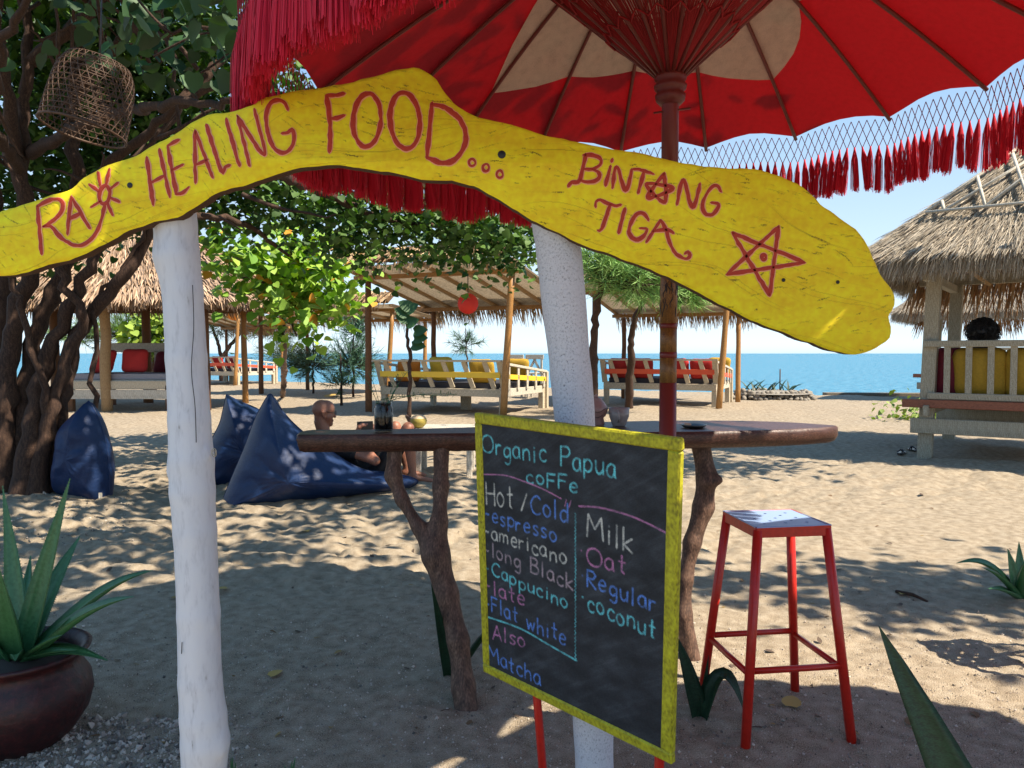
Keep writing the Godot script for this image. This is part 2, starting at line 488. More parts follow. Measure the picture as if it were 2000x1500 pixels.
	mat("pot_glaze", Color(0.85, 0.78, 0.82), 0.5, pot_t, nb_mid, Vector3.ONE * 2.6, 0.5)
	mat("soil", lin(0.06, 0.045, 0.035), 0.95, null, nb_fine, Vector3.ONE * 6.0, 1.0)
	mat("cane", lin(0.075, 0.036, 0.016), 0.6)
	mat("ceramic_gray", lin(0.4, 0.38, 0.36), 0.3, red_t, null, Vector3.ONE * 4.0)
	mat("ceramic_pink", lin(0.42, 0.27, 0.24), 0.35, red_t, null, Vector3.ONE * 4.0)
	m = mat("glass", Color(0.02, 0.03, 0.027, 0.5), 0.03)
	m.transparency = BaseMaterial3D.TRANSPARENCY_ALPHA
	mat("jar_inside", lin(0.008, 0.014, 0.011), 0.2)
	mat("husk", lin(0.45, 0.42, 0.08), 0.6, skin_t, nb_fine, Vector3.ONE * 5.0, 0.3)
	mat("coconut_flesh", lin(0.75, 0.66, 0.45), 0.7, skin_t, nb_fine, Vector3.ONE * 5.0, 0.3)
	mat("plastic_black", lin(0.015, 0.015, 0.017), 0.3)
	mat("paper_red", lin(0.72, 0.03, 0.02), 0.6)
	mat("paper_orange", lin(0.75, 0.25, 0.03), 0.6)
	mat("dry_leaf", lin(0.45, 0.3, 0.08), 0.7)
	mat("stone_wall", lin(0.42, 0.4, 0.37), 0.9, gray_t, nb_fine, Vector3.ONE * 4.0, 1.0)
	mat("concrete", lin(0.26, 0.23, 0.19), 0.9, gray_t, nb_fine, Vector3.ONE * 2.0, 0.5)
	var sea_n = noise_image(512, 0.03, 21, 4)
	m = mat("sea_water", lin(0.014, 0.185, 0.29), 0.22, null, bumps(sea_n, 9.0), Vector3(0.06, 1, 0.25), 1.4, true)
	m.metallic_specular = 0.35

# ---------------------------------------------------------------- the setting
func shore(x) -> float:
	return clamp(36.0 - 0.55 * (x + 4.0), 22.0, 44.0)
func ground_y(x, d) -> float:
	var h = wave.get_noise_2d(x * 0.35, d * 0.35) * 0.05 + wave.get_noise_2d(x * 1.5 + 40.0, d * 2.6) * 0.032
	var near = smoothstep(14.0, 6.0, d)
	var tread = wave.get_noise_2d(x * 3.2 + 9.0, d * 5.0 - 30.0)
	h += near * (-0.03 * smoothstep(0.08, 0.34, tread) + 0.012 * smoothstep(-0.1, -0.3, tread))
	h += near * wave.get_noise_2d(x * 8.0 - 70.0, d * 11.0) * 0.008
	h *= 0.3 + 0.7 * smoothstep(4.0, 5.2, d) * smoothstep(2.6, 0.6, x * smoothstep(9.0, 5.0, d))
	h += 0.09 * exp(-((x + 1.2) * (x + 1.2) + (d - 8.1) * (d - 8.1)) / 2.2)
	h += 0.1 * exp(-((x + 4.3) * (x + 4.3) + (d - 6.7) * (d - 6.7)) / 0.9)
	if x > 1.0 and d < 5.5:      # raked lines right of the stool
		h += 0.004 * sin((x * 0.55 + d) * 95.0 + wave.get_noise_2d(x, d) * 5.0) * smoothstep(1.0, 1.7, x) * smoothstep(5.5, 4.0, d)
	var s = shore(x)
	h -= 1.1 * smoothstep(s - 3.0, s + 6.0, d)
	return h
func setting():
	var ds = []
	for i in 9: ds.append(-9.0 + i)
	var n = 460
	for i in n + 1: ds.append(0.35 * pow(52.0 / 0.35, float(i) / n))
	var cols = 380
	var vs := PackedVector3Array()
	for d in ds:
		var half = 1.15 * max(d, 0.0) + 3.2 + (9.0 if d < 0.3 else 0.0)
		if d >= 0.3: half = 1.0 * d + 3.0
		for c in cols + 1:
			var t = 2.0 * c / cols - 1.0
			var x = half * (0.75 * t + 0.25 * t * t * t)
			vs.append(Vector3(x, ground_y(x, d), -d))
	var ns := PackedVector3Array(); ns.resize(vs.size())
	var ix := PackedInt32Array()
	var w = cols + 1
	for r in ds.size() - 1:
		for c in cols:
			var a = r * w + c
			ix.append_array([a, a + w, a + 1, a + 1, a + w, a + w + 1])
	for r in ds.size():
		for c in w:
			var a = vs[r * w + max(c - 1, 0)]
			var b = vs[r * w + min(c + 1, cols)]
			var e = vs[max(r - 1, 0) * w + c]
			var f = vs[min(r + 1, ds.size() - 1) * w + c]
			var nn = (b - a).cross(f - e)
			ns[r * w + c] = (nn if nn.y > 0 else -nn).normalized()
	var arr = []; arr.resize(Mesh.ARRAY_MAX)
	arr[Mesh.ARRAY_VERTEX] = vs; arr[Mesh.ARRAY_NORMAL] = ns; arr[Mesh.ARRAY_INDEX] = ix
	var am := ArrayMesh.new(); am.add_surface_from_arrays(Mesh.PRIMITIVE_TRIANGLES, arr)
	tag(put(am, "beach_sand", M.sand), "", "", "", "structure")
	var st = new_st()
	var xs = [-6000.0, -300.0, -60.0, 60.0, 300.0, 6000.0]
	var zs = [-12.0, -60.0, -300.0, -6000.0]
	for i in 5:
		for j in 3:
			quad(st, Vector3(xs[i], -0.3, zs[j]), Vector3(xs[i + 1], -0.3, zs[j]), Vector3(xs[i + 1], -0.3, zs[j + 1]), Vector3(xs[i], -0.3, zs[j + 1]), Vector3.UP)
	tag(part(st, "sea", M.sea_water), "", "", "", "structure")
	st = new_st(false)
	var a = Vector3(10.8, -0.225, -26.5)
	var b = Vector3(24.0, -0.225, -25.2)
	bar(st, a, b, 0.5, 0.5)
	tag(part(st, "sea_wall", M.concrete), "low dark sea wall at the water behind the right hut", "wall")

# ---------------------------------------------------------------- the sign, the chalkboard, the umbrella, the bar
func stroke(st, pts, wide, lift, round_top = true):         # a painted groove on a board: pts in the plane z, drawn proud of it
	var n = pts.size()
	var L = []
	for i in n:
		var dir = (pts[min(i + 1, n - 1)] - pts[max(i - 1, 0)]).normalized()
		var s = Vector3(-dir.y, dir.x, 0) * wide * (0.92 + 0.45 * wave.get_noise_2d(pts[i].x * 22.0, pts[i].y * 22.0)) * (0.7 + 0.3 * smoothstep(0.0, 4.0, float(min(i, n - 1 - i))))
		L.append([pts[i] - s, pts[i] - s * 0.55 + Vector3(0, 0, lift), pts[i] + s * 0.55 + Vector3(0, 0, lift), pts[i] + s])
	for i in n - 1:
		for k in 3:
			quad(st, L[i][k], L[i][k + 1], L[i + 1][k + 1], L[i + 1][k], Vector3(0, 0, 1))
	for e in [0, n - 1]:
		var dir = (pts[0] - pts[1]).normalized() if e == 0 else (pts[n - 1] - pts[n - 2]).normalized()
		var tip = pts[e] + dir * wide * 0.8
		for k in 3: tri(st, L[e][k], L[e][k + 1], tip, Vector3(0, 0, 1))
func flat_pts(list, d, lift):
	var out = []
	for q in list:
		var p = at(q[0], q[1], d)
		p.z = -d + lift
		out.append(p)
	return out
func oval(cx, cy, rx, ry, lean = 0.0, n = 22):
	var o = []
	for k in n + 1:
		var a = TAU * k / n
		o.append([cx + cos(a) * rx + sin(a) * ry * lean, cy + sin(a) * ry])
	return o
func sign_board():
	var d = 2.1
	var edge = [[-150,455],[-60,440],[0,412],[39,400],[78,387],[138,367],[162,346],[210,322],[261,304],[300,282],[345,258],[381,234],[414,220],[444,219],[492,204],[516,190],[600,173],[674,162],[730,148],[782,134],[818,132],[846,148],[864,173],[894,207],[922,223],[970,236],[1026,250],[1074,265],[1130,276],[1200,290],[1280,304],[1352,320],[1424,328],[1488,332],[1544,352],[1580,372],[1604,397],[1640,424],[1672,448],[1696,478],[1706,503],[1721,536],[1743,565],[1751,585],[1745,605],[1737,618],[1741,638],[1740,660],[1721,673],[1692,688],[1663,693],[1633,686],[1589,671],[1553,658],[1516,643],[1455,619],[1405,592],[1367,573],[1317,547],[1291,535],[1235,512],[1180,493],[1127,473],[1080,449],[1038,430],[1010,412],[954,378],[926,363],[882,353],[834,351],[770,338],[690,325],[650,321],[586,328],[538,341],[498,355],[450,368],[420,378],[384,402],[345,424],[300,433],[240,456],[180,488],[132,508],[80,520],[40,534],[0,538],[-80,532],[-150,520]]
	var pts = flat_pts(edge, d, 0.0)
	pts.append(pts[0])
	pts = smooth_line(pts, 0.02); pts.pop_back()
	var n = pts.size()
	var poly := PackedVector2Array()
	var mid = []
	for i in n:
		var t = (pts[(i + 1) % n] - pts[(i - 1 + n) % n]).normalized()
		var inward = Vector3(t.y, -t.x, 0)
		var wob = wave.get_noise_2d(pts[i].x * 14.0, pts[i].y * 14.0) * 0.004
		pts[i] += inward * wob
		mid.append(inward)
	var o = thing("welcome_sign", "long wavy yellow painted wooden sign carved RA HEALING FOOD BINTANG TIGA", "sign", Vector3(0.0, 1.6, -d))
	var face = []
	for i in n:
		var p = pts[i] + mid[i] * 0.007
		p.z = -d
		face.append(p); poly.append(Vector2(p.x, p.y))
	var st = new_st()
	var tris = Geometry2D.triangulate_polygon(poly)
	var uv = func(p): return Vector2((p.x + 1.7) / 3.0, (2.4 - p.y) / 1.1)
	for k in range(0, tris.size(), 3):
		tri(st, face[tris[k]], face[tris[k + 1]], face[tris[k + 2]], Vector3(0, 0, 1), uv.call(face[tris[k]]), uv.call(face[tris[k + 1]]), uv.call(face[tris[k + 2]]))
	for i in n:
		var j = (i + 1) % n
		var a = pts[i] - Vector3(0, 0, 0.006)
		var b = pts[j] - Vector3(0, 0, 0.006)
		quad(st, face[i], face[j], b, a, Vector3(0, 0, 1) - mid[i], uv.call(face[i]), uv.call(face[j]), uv.call(b), uv.call(a))
	var m := StandardMaterial3D.new(); m.albedo_texture = sign_paint(); m.roughness = 0.72
	m.normal_enabled = true; m.normal_texture = bumps(noise_image(256, 0.05, 33), 3.0); m.normal_scale = 0.15
	part(st, "painted_face", m, o, true)
	st = new_st()
	for i in n:
		var j = (i + 1) % n
		var a = pts[i] - Vector3(0, 0, 0.006)
		var b = pts[j] - Vector3(0, 0, 0.006)
		var c = Vector3(0, 0, -0.04 + 0.008 * wave.get_noise_1d(i * 0.3))
		quad(st, a, b, b + c, a + c, -mid[i])
	for k in range(0, tris.size(), 3):
		tri(st, face[tris[k]] - Vector3(0, 0, 0.044), face[tris[k + 1]] - Vector3(0, 0, 0.044), face[tris[k + 2]] - Vector3(0, 0, 0.044), Vector3(0, 0, -1))
	part(st, "raw_wood_edge", M.raw_edge, o, true)
	var L = {
		"letter_r": [[[74,402],[82,496]], [[74,403],[95,392],[113,389],[123,398],[121,413],[108,428],[92,439],[85,443]], [[85,443],[100,442],[116,460],[140,477],[160,479],[180,466],[192,448],[200,424],[205,402]]],
		"letter_a": [[[140,384],[132,458]], [[141,386],[176,446]], [[136,428],[158,417]]],
		"letter_h": [[[287,308],[300,400]], [[312,292],[332,385]], [[297,356],[322,343]]],
		"letter_e": [[[328,288],[345,378]], [[328,285],[350,273]], [[336,333],[357,322]], [[345,379],[357,377],[369,366]]],
		"letter_a2": [[[381,256],[382,357]], [[382,257],[416,347]], [[384,322],[406,312]]],
		"letter_l": [[[404,244],[432,334],[440,327],[449,323]]],
		"letter_i": [[[442,233],[468,324]]],
		"letter_n": [[[464,226],[488,324]], [[464,227],[517,303],[497,214]]],
		"letter_g": [[[563,214],[555,200],[543,196],[530,201],[522,216],[520,236],[524,262],[532,283],[545,297],[560,297],[570,287],[575,270],[570,254],[563,259],[551,261]]],
		"letter_f": [[[638,188],[645,240],[644,296]], [[638,187],[655,187],[672,183]], [[645,232],[658,231],[672,226]]],
		"letter_o": [oval(717, 235, 27, 52, -0.05)],
		"letter_o2": [oval(791, 236, 29, 55, 0.06)],
		"letter_d": [[[844,202],[834,308]], [[844,204],[870,211],[895,230],[908,255],[909,280],[897,303],[880,317],[862,318],[845,312],[834,308]]],
		"dot_a": [oval(922, 318, 6, 7)], "dot_b": [oval(949, 328, 6, 7)], "dot_c": [oval(976, 341, 6, 7)],
		"letter_b": [[[1144,301],[1132,352],[1117,356],[1110,364]], [[1140,303],[1158,304],[1172,311],[1172,322],[1158,330],[1142,331]], [[1156,330],[1170,338],[1168,350],[1152,356],[1132,352]]],
		"letter_i2": [[[1192,325],[1182,363]], [[1196,311],[1195,315]]],
		"letter_n2": [[[1196,367],[1204,326],[1222,371],[1234,331]]],
		"letter_t": [[[1238,330],[1256,333],[1276,340]], [[1258,335],[1246,377]]],
		"letter_a3": [[[1297,339],[1265,386],[1314,368],[1262,360],[1298,395],[1297,339]]],
		"letter_n3": [[[1322,399],[1334,352],[1352,405],[1367,359]]],
		"letter_g2": [[[1408,374],[1402,364],[1391,365],[1378,382],[1371,403],[1377,417],[1390,420],[1400,409],[1403,399],[1389,396]]],
		"letter_t2": [[[1163,404],[1164,394],[1172,391],[1184,396],[1200,402],[1212,400]], [[1192,399],[1175,447],[1168,450]]],
		"letter_i3": [[[1220,408],[1208,455]]],
		"letter_g3": [[[1266,430],[1257,418],[1244,418],[1233,434],[1228,452],[1234,464],[1246,468],[1258,460],[1263,448],[1250,446]]],
		"letter_a4": [[[1290,430],[1262,473]], [[1290,430],[1300,448],[1306,470],[1316,490],[1330,502],[1342,505],[1348,498],[1343,492],[1337,496]], [[1274,452],[1300,449],[1315,455]]],
		"star": [[[1430,455],[1570,512]], [[1430,455],[1502,577]], [[1520,443],[1420,535]], [[1520,443],[1503,577]], [[1420,536],[1571,513]], oval(1491, 503, 4, 5)],
		"sun": [oval(205, 381, 10, 18, -0.1), [[196,362],[192,337]], [[208,360],[214,331]], [[215,370],[231,357]], [[216,385],[233,395]], [[211,398],[221,420]], [[197,393],[179,404]], [[195,374],[175,361]]],
	}
	for key in L:
		var s2 = new_st()
		var s3 = new_st()
		for line in L[key]:
			var q = flat_pts(line, d, 0.0025)
			q = smooth_line(q, 0.006)
			var big = key in ["letter_f", "letter_o", "letter_o2", "letter_d"]
			var wide = 0.0066 if big else (0.0056 if key == "star" else (0.0034 if key.begins_with("dot") else 0.0052))
			for i in q.size():
				var nn = wave.get_noise_2d(q[i].x * 40.0, q[i].y * 40.0) * 0.0016
				q[i] += Vector3(nn, nn, 0)
			stroke(s2, q, wide * (1.0 + 0.12 * wave.get_noise_2d(q[0].x * 30.0, q[0].y * 30.0)), 0.0006)
			var q3 = []
			for p in q: q3.append(p + Vector3(0.0005, -0.0005, -0.0012))
			stroke(s3, q3, wide + 0.0024, 0.0004)
		var nm = key.rstrip("0123456789")
		if nm.begins_with("dot"): nm = "dot"
		var lo = part(s2, nm, M.letter_red, o, true)
		part(s3, "painted_highlight", M.letter_highlight, lo, true)  # highlight along the carving, painted as a paler rim
	for q in [[254, 362, 0.006], [980, 302, 0.0085], [1530, 547, 0.004], [1636, 551, 0.004]]:
		st = new_st()
		lathe(st, [Vector2(0.0, 0.001), Vector2(q[2], 0.002), Vector2(q[2] * 1.3, 0.0005)], 12, flat_pts([q], d, 0.001)[0], Basis(Vector3.RIGHT, PI / 2))
		part(st, "bolt_hole", M.black_paint, o, true)
func sign_paint():
	var w = 1536
	var h = 563
	var im := Image.create(w, h, false, Image.FORMAT_RGB8)
	var n := FastNoiseLite.new(); n.seed = 5; n.frequency = 0.012; n.fractal_octaves = 4
	for y in h:
		for x in w:
			var v = n.get_noise_2d(x * 0.6, y * 2.2) * 0.08 + n.get_noise_2d(x * 6.0, y * 6.0) * 0.07
			im.set_pixel(x, y, Color(0.95 + v * 0.4, 0.86 + v, 0.08 + v * 0.3))
	var rr := RandomNumberGenerator.new(); rr.seed = 21
	for k in 420:      # long grain lines and hairline cracks
		var x = rr.randf() * w
		var y = rr.randf() * h
		var length = rr.randf_range(60.0, 260.0)
		var dark = rr.randf_range(0.05, 0.3)
		for s in int(length):
			var f = x / w
			var ang = lerp(-0.35, 0.3, smoothstep(0.25, 0.75, f)) + n.get_noise_2d(x * 0.35, y * 0.9) * 0.7
			var px = int(x)
			var py = int(y)
			if px >= 0 and px < w and py >= 0 and py < h: im.set_pixel(px, py, im.get_pixel(px, py).lerp(Color(0.42, 0.33, 0.04), dark * sin(PI * s / length)))
			x += cos(ang); y += sin(ang)
	for k in 3000:
		var x = rr.randf() * w
		var y = rr.randf() * h
		var f = x / w
		var ang = lerp(0.65, 0.1, smoothstep(0.15, 0.7, f)) + n.get_noise_2d(x * 0.5, y * 0.5) * 0.9 + rr.randfn(0.0, 0.07)
		if f > 0.75: ang -= 0.22
		var length = rr.randf_range(4.0, 20.0) * (1.0 if rr.randf() < 0.85 else 2.6)
		var dark = rr.randf_range(0.15, 0.8) * rr.randf()
		var bend = rr.randfn(0.0, 0.012)
		for s in int(length):
			var a = dark * sin(PI * (s + 0.5) / length)
			if rr.randf() < 0.25: a *= 0.3
			for t in (2 if rr.randf() < 0.35 else 1):
				var px = int(x)
				var py = int(y) + t
				if px >= 0 and px < w and py >= 0 and py < h:
					im.set_pixel(px, py, im.get_pixel(px, py).lerp(Color(0.2, 0.16, 0.05), a))
			x += cos(ang); y += sin(ang); ang += bend
	im.generate_mipmaps()
	return ImageTexture.create_from_image(im)

var glyphs := {
	"O": [0.8, [[0.4,1],[0.12,0.85],[0,0.5],[0.12,0.12],[0.4,0],[0.68,0.15],[0.78,0.5],[0.66,0.87],[0.4,1]]],
	"C": [0.65, [[0.6,0.85],[0.4,1],[0.15,0.85],[0,0.5],[0.12,0.12],[0.38,0],[0.62,0.14]]],
	"P": [0.55, [[0,0],[0,1]], [[0,0.97],[0.35,1],[0.52,0.8],[0.4,0.55],[0.02,0.48]]],
	"F": [0.5, [[0,0],[0,1]], [[0,0.98],[0.48,1]], [[0,0.55],[0.4,0.56]]],
	"H": [0.6, [[0,0],[0,1]], [[0.55,0],[0.55,1]], [[0,0.5],[0.55,0.52]]],
	"B": [0.55, [[0,0],[0,1]], [[0,1],[0.35,0.97],[0.45,0.78],[0.3,0.56],[0,0.53]], [[0.25,0.55],[0.5,0.42],[0.5,0.15],[0.3,0],[0,0.01]]],
	"M": [0.8, [[0,0],[0.06,1],[0.38,0.42],[0.68,1],[0.78,0]]],
	"A": [0.62, [[0,0],[0.3,1],[0.6,0]], [[0.12,0.36],[0.48,0.36]]],
	"R": [0.6, [[0,0],[0,1]], [[0,0.98],[0.35,1],[0.52,0.8],[0.36,0.55],[0.02,0.5],[0.55,0]]],
	"L": [0.25, [[0.08,1],[0.1,0]]], "l": [0.25, [[0.1,1],[0.1,0]]],
	"I": [0.25, [[0.1,0.62],[0.1,0]], [[0.1,0.8],[0.11,0.84]]],
	"i": [0.25, [[0.1,0.6],[0.1,0]], [[0.1,0.78],[0.11,0.82]]],
	"a": [0.5, [[0.4,0.55],[0.2,0.62],[0.02,0.42],[0.02,0.16],[0.2,0],[0.38,0.16],[0.4,0.6]], [[0.4,0.5],[0.42,0.1],[0.47,0]]],
	"c": [0.45, [[0.4,0.5],[0.25,0.62],[0.06,0.5],[0.02,0.24],[0.14,0.03],[0.32,0.02],[0.42,0.12]]],
	"d": [0.5, [[0.4,0.5],[0.2,0.6],[0.02,0.4],[0.04,0.12],[0.2,0],[0.38,0.15]], [[0.42,1],[0.42,0]]],
	"e": [0.48, [[0.03,0.32],[0.4,0.36],[0.34,0.58],[0.18,0.62],[0.03,0.4],[0.06,0.1],[0.22,0],[0.42,0.1]]],
	"g": [0.5, [[0.4,0.55],[0.2,0.62],[0.03,0.42],[0.06,0.16],[0.22,0.08],[0.39,0.25]], [[0.42,0.6],[0.42,-0.15],[0.25,-0.32],[0.05,-0.22]]],
	"h": [0.48, [[0,1],[0,0]], [[0,0.4],[0.18,0.6],[0.36,0.5],[0.4,0]]],
	"k": [0.48, [[0,1],[0,0]], [[0.38,0.6],[0.02,0.28],[0.42,0]]],
	"m": [0.7, [[0,0.6],[0,0]], [[0,0.4],[0.14,0.6],[0.28,0.5],[0.3,0]], [[0.3,0.42],[0.44,0.6],[0.58,0.5],[0.6,0]]],
	"n": [0.48, [[0,0.6],[0,0]], [[0,0.4],[0.18,0.6],[0.36,0.5],[0.4,0]]],
	"o": [0.5, [[0.22,0.62],[0.05,0.5],[0.02,0.22],[0.2,0],[0.4,0.14],[0.42,0.42],[0.22,0.62]]],
	"p": [0.5, [[0,0.6],[0,-0.35]], [[0,0.45],[0.2,0.62],[0.42,0.45],[0.38,0.15],[0.2,0.02],[0,0.12]]],
	"r": [0.36, [[0,0.6],[0,0]], [[0,0.4],[0.14,0.58],[0.32,0.55]]],
	"s": [0.42, [[0.36,0.55],[0.18,0.62],[0.04,0.48],[0.2,0.32],[0.36,0.16],[0.2,0],[0.02,0.08]]],
	"t": [0.38, [[0.16,0.95],[0.16,0.1],[0.3,0.02]], [[0,0.6],[0.34,0.62]]],
	"u": [0.48, [[0,0.6],[0.03,0.15],[0.2,0],[0.38,0.2]], [[0.4,0.6],[0.4,0]]],
	"w": [0.62, [[0,0.6],[0.12,0.02],[0.28,0.45],[0.42,0.02],[0.56,0.6]]],
	"/": [0.4, [[0,0],[0.32,1]]], "~": [0.4, [[0,0.3],[0.1,0.4],[0.2,0.32],[0.3,0.4]]], "'": [0.2, [[0.05,0.62],[0.06,0.56]]], " ": [0.4],
}
func chalk(im, pts, wide, col, rr, grain):
	for i in pts.size() - 1:
		var a = pts[i]
		var b = pts[i + 1]
		var n = max(1, int(a.distance_to(b) * 0.8))
		for s in n:
			var p = a.lerp(b, float(s) / n)
			var r = int(ceil(wide))
			var press = clamp(0.72 + 0.75 * grain.get_noise_2d(p.x * 0.09, p.y * 0.09 + 300.0), 0.3, 1.1)
			for dy in range(-r, r + 1):
				for dx in range(-r, r + 1):
					var q = sqrt(float(dx * dx + dy * dy)) / wide
					if q > 1.0: continue
					var x = int(p.x) + dx
					var y = int(p.y) + dy
					if x < 0 or y < 0 or x >= im.get_width() or y >= im.get_height(): continue
					var g = grain.get_noise_2d(x * 1.0, y * 1.0) * 0.5 + 0.5
					var al = clamp((1.1 - q * 0.6) * 1.9 * g - 0.42, 0.0, 0.85) * 0.7 * press
					im.set_pixel(x, y, im.get_pixel(x, y).lerp(col, al))
func chalk_face():
	var w = 1000
	var h = 1184
	var im := Image.create(w, h, false, Image.FORMAT_RGB8)
	var n := FastNoiseLite.new(); n.seed = 8; n.frequency = 0.006; n.fractal_octaves = 5
	for y in h:
		for x in w:
			var v = n.get_noise_2d(x * 0.9, y * 1.6) * 0.09 + n.get_noise_2d(x * 14.0 + y * 5.0, y * 26.0) * 0.045 + max(0.0, n.get_noise_2d(x * 2.0 + y * 3.0 + 500.0, y * 0.7)) * 0.09
			im.set_pixel(x, y, Color(0.13 + v, 0.155 + v, 0.185 + v))
	var grain := FastNoiseLite.new(); grain.seed = 9; grain.frequency = 0.24; grain.fractal_octaves = 3
	var rr := RandomNumberGenerator.new(); rr.seed = 4
	for k in 260:      # wiped smears of old chalk
		var p = Vector2(rr.randf() * w, rr.randf() * h)
		var e = p + Vector2(rr.randf_range(40, 160), rr.randf_range(-50, 20))
		for s in 60:
			var q = p.lerp(e, s / 60.0)
			for t in 3:
				var x = int(q.x)
				var y = int(q.y) + t
				if x >= 0 and y >= 0 and x < w and y < h: im.set_pixel(x, y, im.get_pixel(x, y).lerp(Color(0.5, 0.54, 0.58), 0.1 * rr.randf()))
	var S = Vector2(w, h)
	var cyan = Color(0.42, 0.86, 0.9)
	var white = Color(0.84, 0.84, 0.8)
	var blue = Color(0.36, 0.56, 0.92)
	var pink = Color(0.8, 0.5, 0.7)
	var dim = Color(0.7, 0.62, 0.66)
	var items = [["Organic","c",0.009,0.121,0.414,0.116,0.066],["Papua","c",0.479,0.122,0.769,0.127,0.069],["coFFe","c",0.286,0.199,0.581,0.199,0.052],["Hot","w",0.026,0.316,0.211,0.308,0.087],["/","w",0.247,0.304,0.305,0.302,0.066],["Cold","b",0.305,0.305,0.532,0.310,0.068],["~espresso","b",0.015,0.381,0.464,0.392,0.057],["~americano","w",0.008,0.450,0.517,0.466,0.058],["~long Black","d",0.004,0.522,0.556,0.549,0.058],["~Cappucino","c",-0.000,0.599,0.523,0.627,0.053],["~late","p",-0.001,0.670,0.275,0.678,0.060],["~Flat white","b",-0.005,0.749,0.512,0.769,0.063],["Also","p",0.040,0.865,0.273,0.845,0.061],["Matcha","b",0.006,0.970,0.363,0.970,0.065],["Milk","w",0.612,0.345,0.856,0.357,0.078],["'Oat","p",0.580,0.431,0.817,0.443,0.063],["'Regular","b",0.585,0.516,0.955,0.537,0.060],["'coconut","c",0.589,0.598,0.955,0.623,0.063]]
	var colors = {"c": cyan, "w": white, "b": blue, "p": pink, "d": dim}
	for it in items:
		var total = 0.0
		for ch in it[0]: total += glyphs[ch][0] + 0.14
		var p0 = Vector2(it[2], it[3]) * S
		var p1 = Vector2(it[4], it[5]) * S
		var along = (p1 - p0) / total
		var up = Vector2(0, -it[6] * h)
		var x = 0.0
		for ch in it[0]:
			var gl = glyphs[ch]
			var jig = Vector2(rr.randfn(0, 1.5), rr.randfn(0, 4.0))
			for k in range(1, gl.size()):
				var line = []
				for q in gl[k]: line.append(p0 + along * (x + q[0]) + up * q[1] + jig)
				line = smooth_line(line, 4.0) if line.size() > 3 and not ch in ["M", "w", "A", "k", "R"] else line
				chalk(im, line, 6.5, colors[it[1]], rr, grain)
			x += gl[0] + 0.14
	for ln in [["p",5.0,[[0.005,0.204],[0.152,0.190],[0.272,0.198],[0.385,0.212],[0.480,0.231]]],["p",5.0,[[0.506,0.230],[0.496,0.256]]],["p",5.0,[[0.530,0.230],[0.519,0.255]]],["p",6.0,[[0.571,0.243],[0.670,0.232],[0.788,0.234],[0.877,0.244],[0.984,0.265]]],["c",6.5,[[0.007,0.782],[0.223,0.774],[0.402,0.792],[0.558,0.808]]],["c",4.0,[[0.549,0.270],[0.557,0.275],[0.549,0.283],[0.557,0.288],[0.549,0.296],[0.557,0.301],[0.549,0.308],[0.556,0.314],[0.549,0.321],[0.556,0.327],[0.549,0.334],[0.556,0.340],[0.548,0.348],[0.556,0.353],[0.548,0.361],[0.556,0.366],[0.548,0.374],[0.556,0.379],[0.548,0.387],[0.556,0.392],[0.548,0.400],[0.556,0.405],[0.548,0.413],[0.556,0.418],[0.548,0.426],[0.556,0.432],[0.548,0.440],[0.556,0.445],[0.548,0.453],[0.556,0.458],[0.548,0.466],[0.556,0.471],[0.548,0.480],[0.556,0.485],[0.548,0.493],[0.555,0.498],[0.547,0.507],[0.555,0.512],[0.547,0.520],[0.555,0.525],[0.547,0.533],[0.555,0.538],[0.547,0.547],[0.555,0.552],[0.547,0.561],[0.555,0.565],[0.547,0.574],[0.555,0.579],[0.547,0.588],[0.555,0.593],[0.547,0.601],[0.555,0.606],[0.547,0.615],[0.555,0.620],[0.547,0.629],[0.555,0.634],[0.547,0.643],[0.555,0.647],[0.547,0.656],[0.555,0.661],[0.546,0.670],[0.554,0.675],[0.546,0.684],[0.554,0.689],[0.546,0.698],[0.554,0.703],[0.546,0.712],[0.554,0.717],[0.546,0.726],[0.554,0.730],[0.546,0.740],[0.554,0.744],[0.546,0.754],[0.554,0.758],[0.546,0.768],[0.554,0.772],[0.546,0.782],[0.554,0.787],[0.546,0.796],[0.554,0.801],[0.546,0.810]]]]:
		var line = []
		for q in ln[2]: line.append(Vector2(q[0], q[1]) * S)
		chalk(im, smooth_line(line, 8.0), ln[1], colors[ln[0]], rr, grain)
	im.generate_mipmaps()
	return ImageTexture.create_from_image(im)
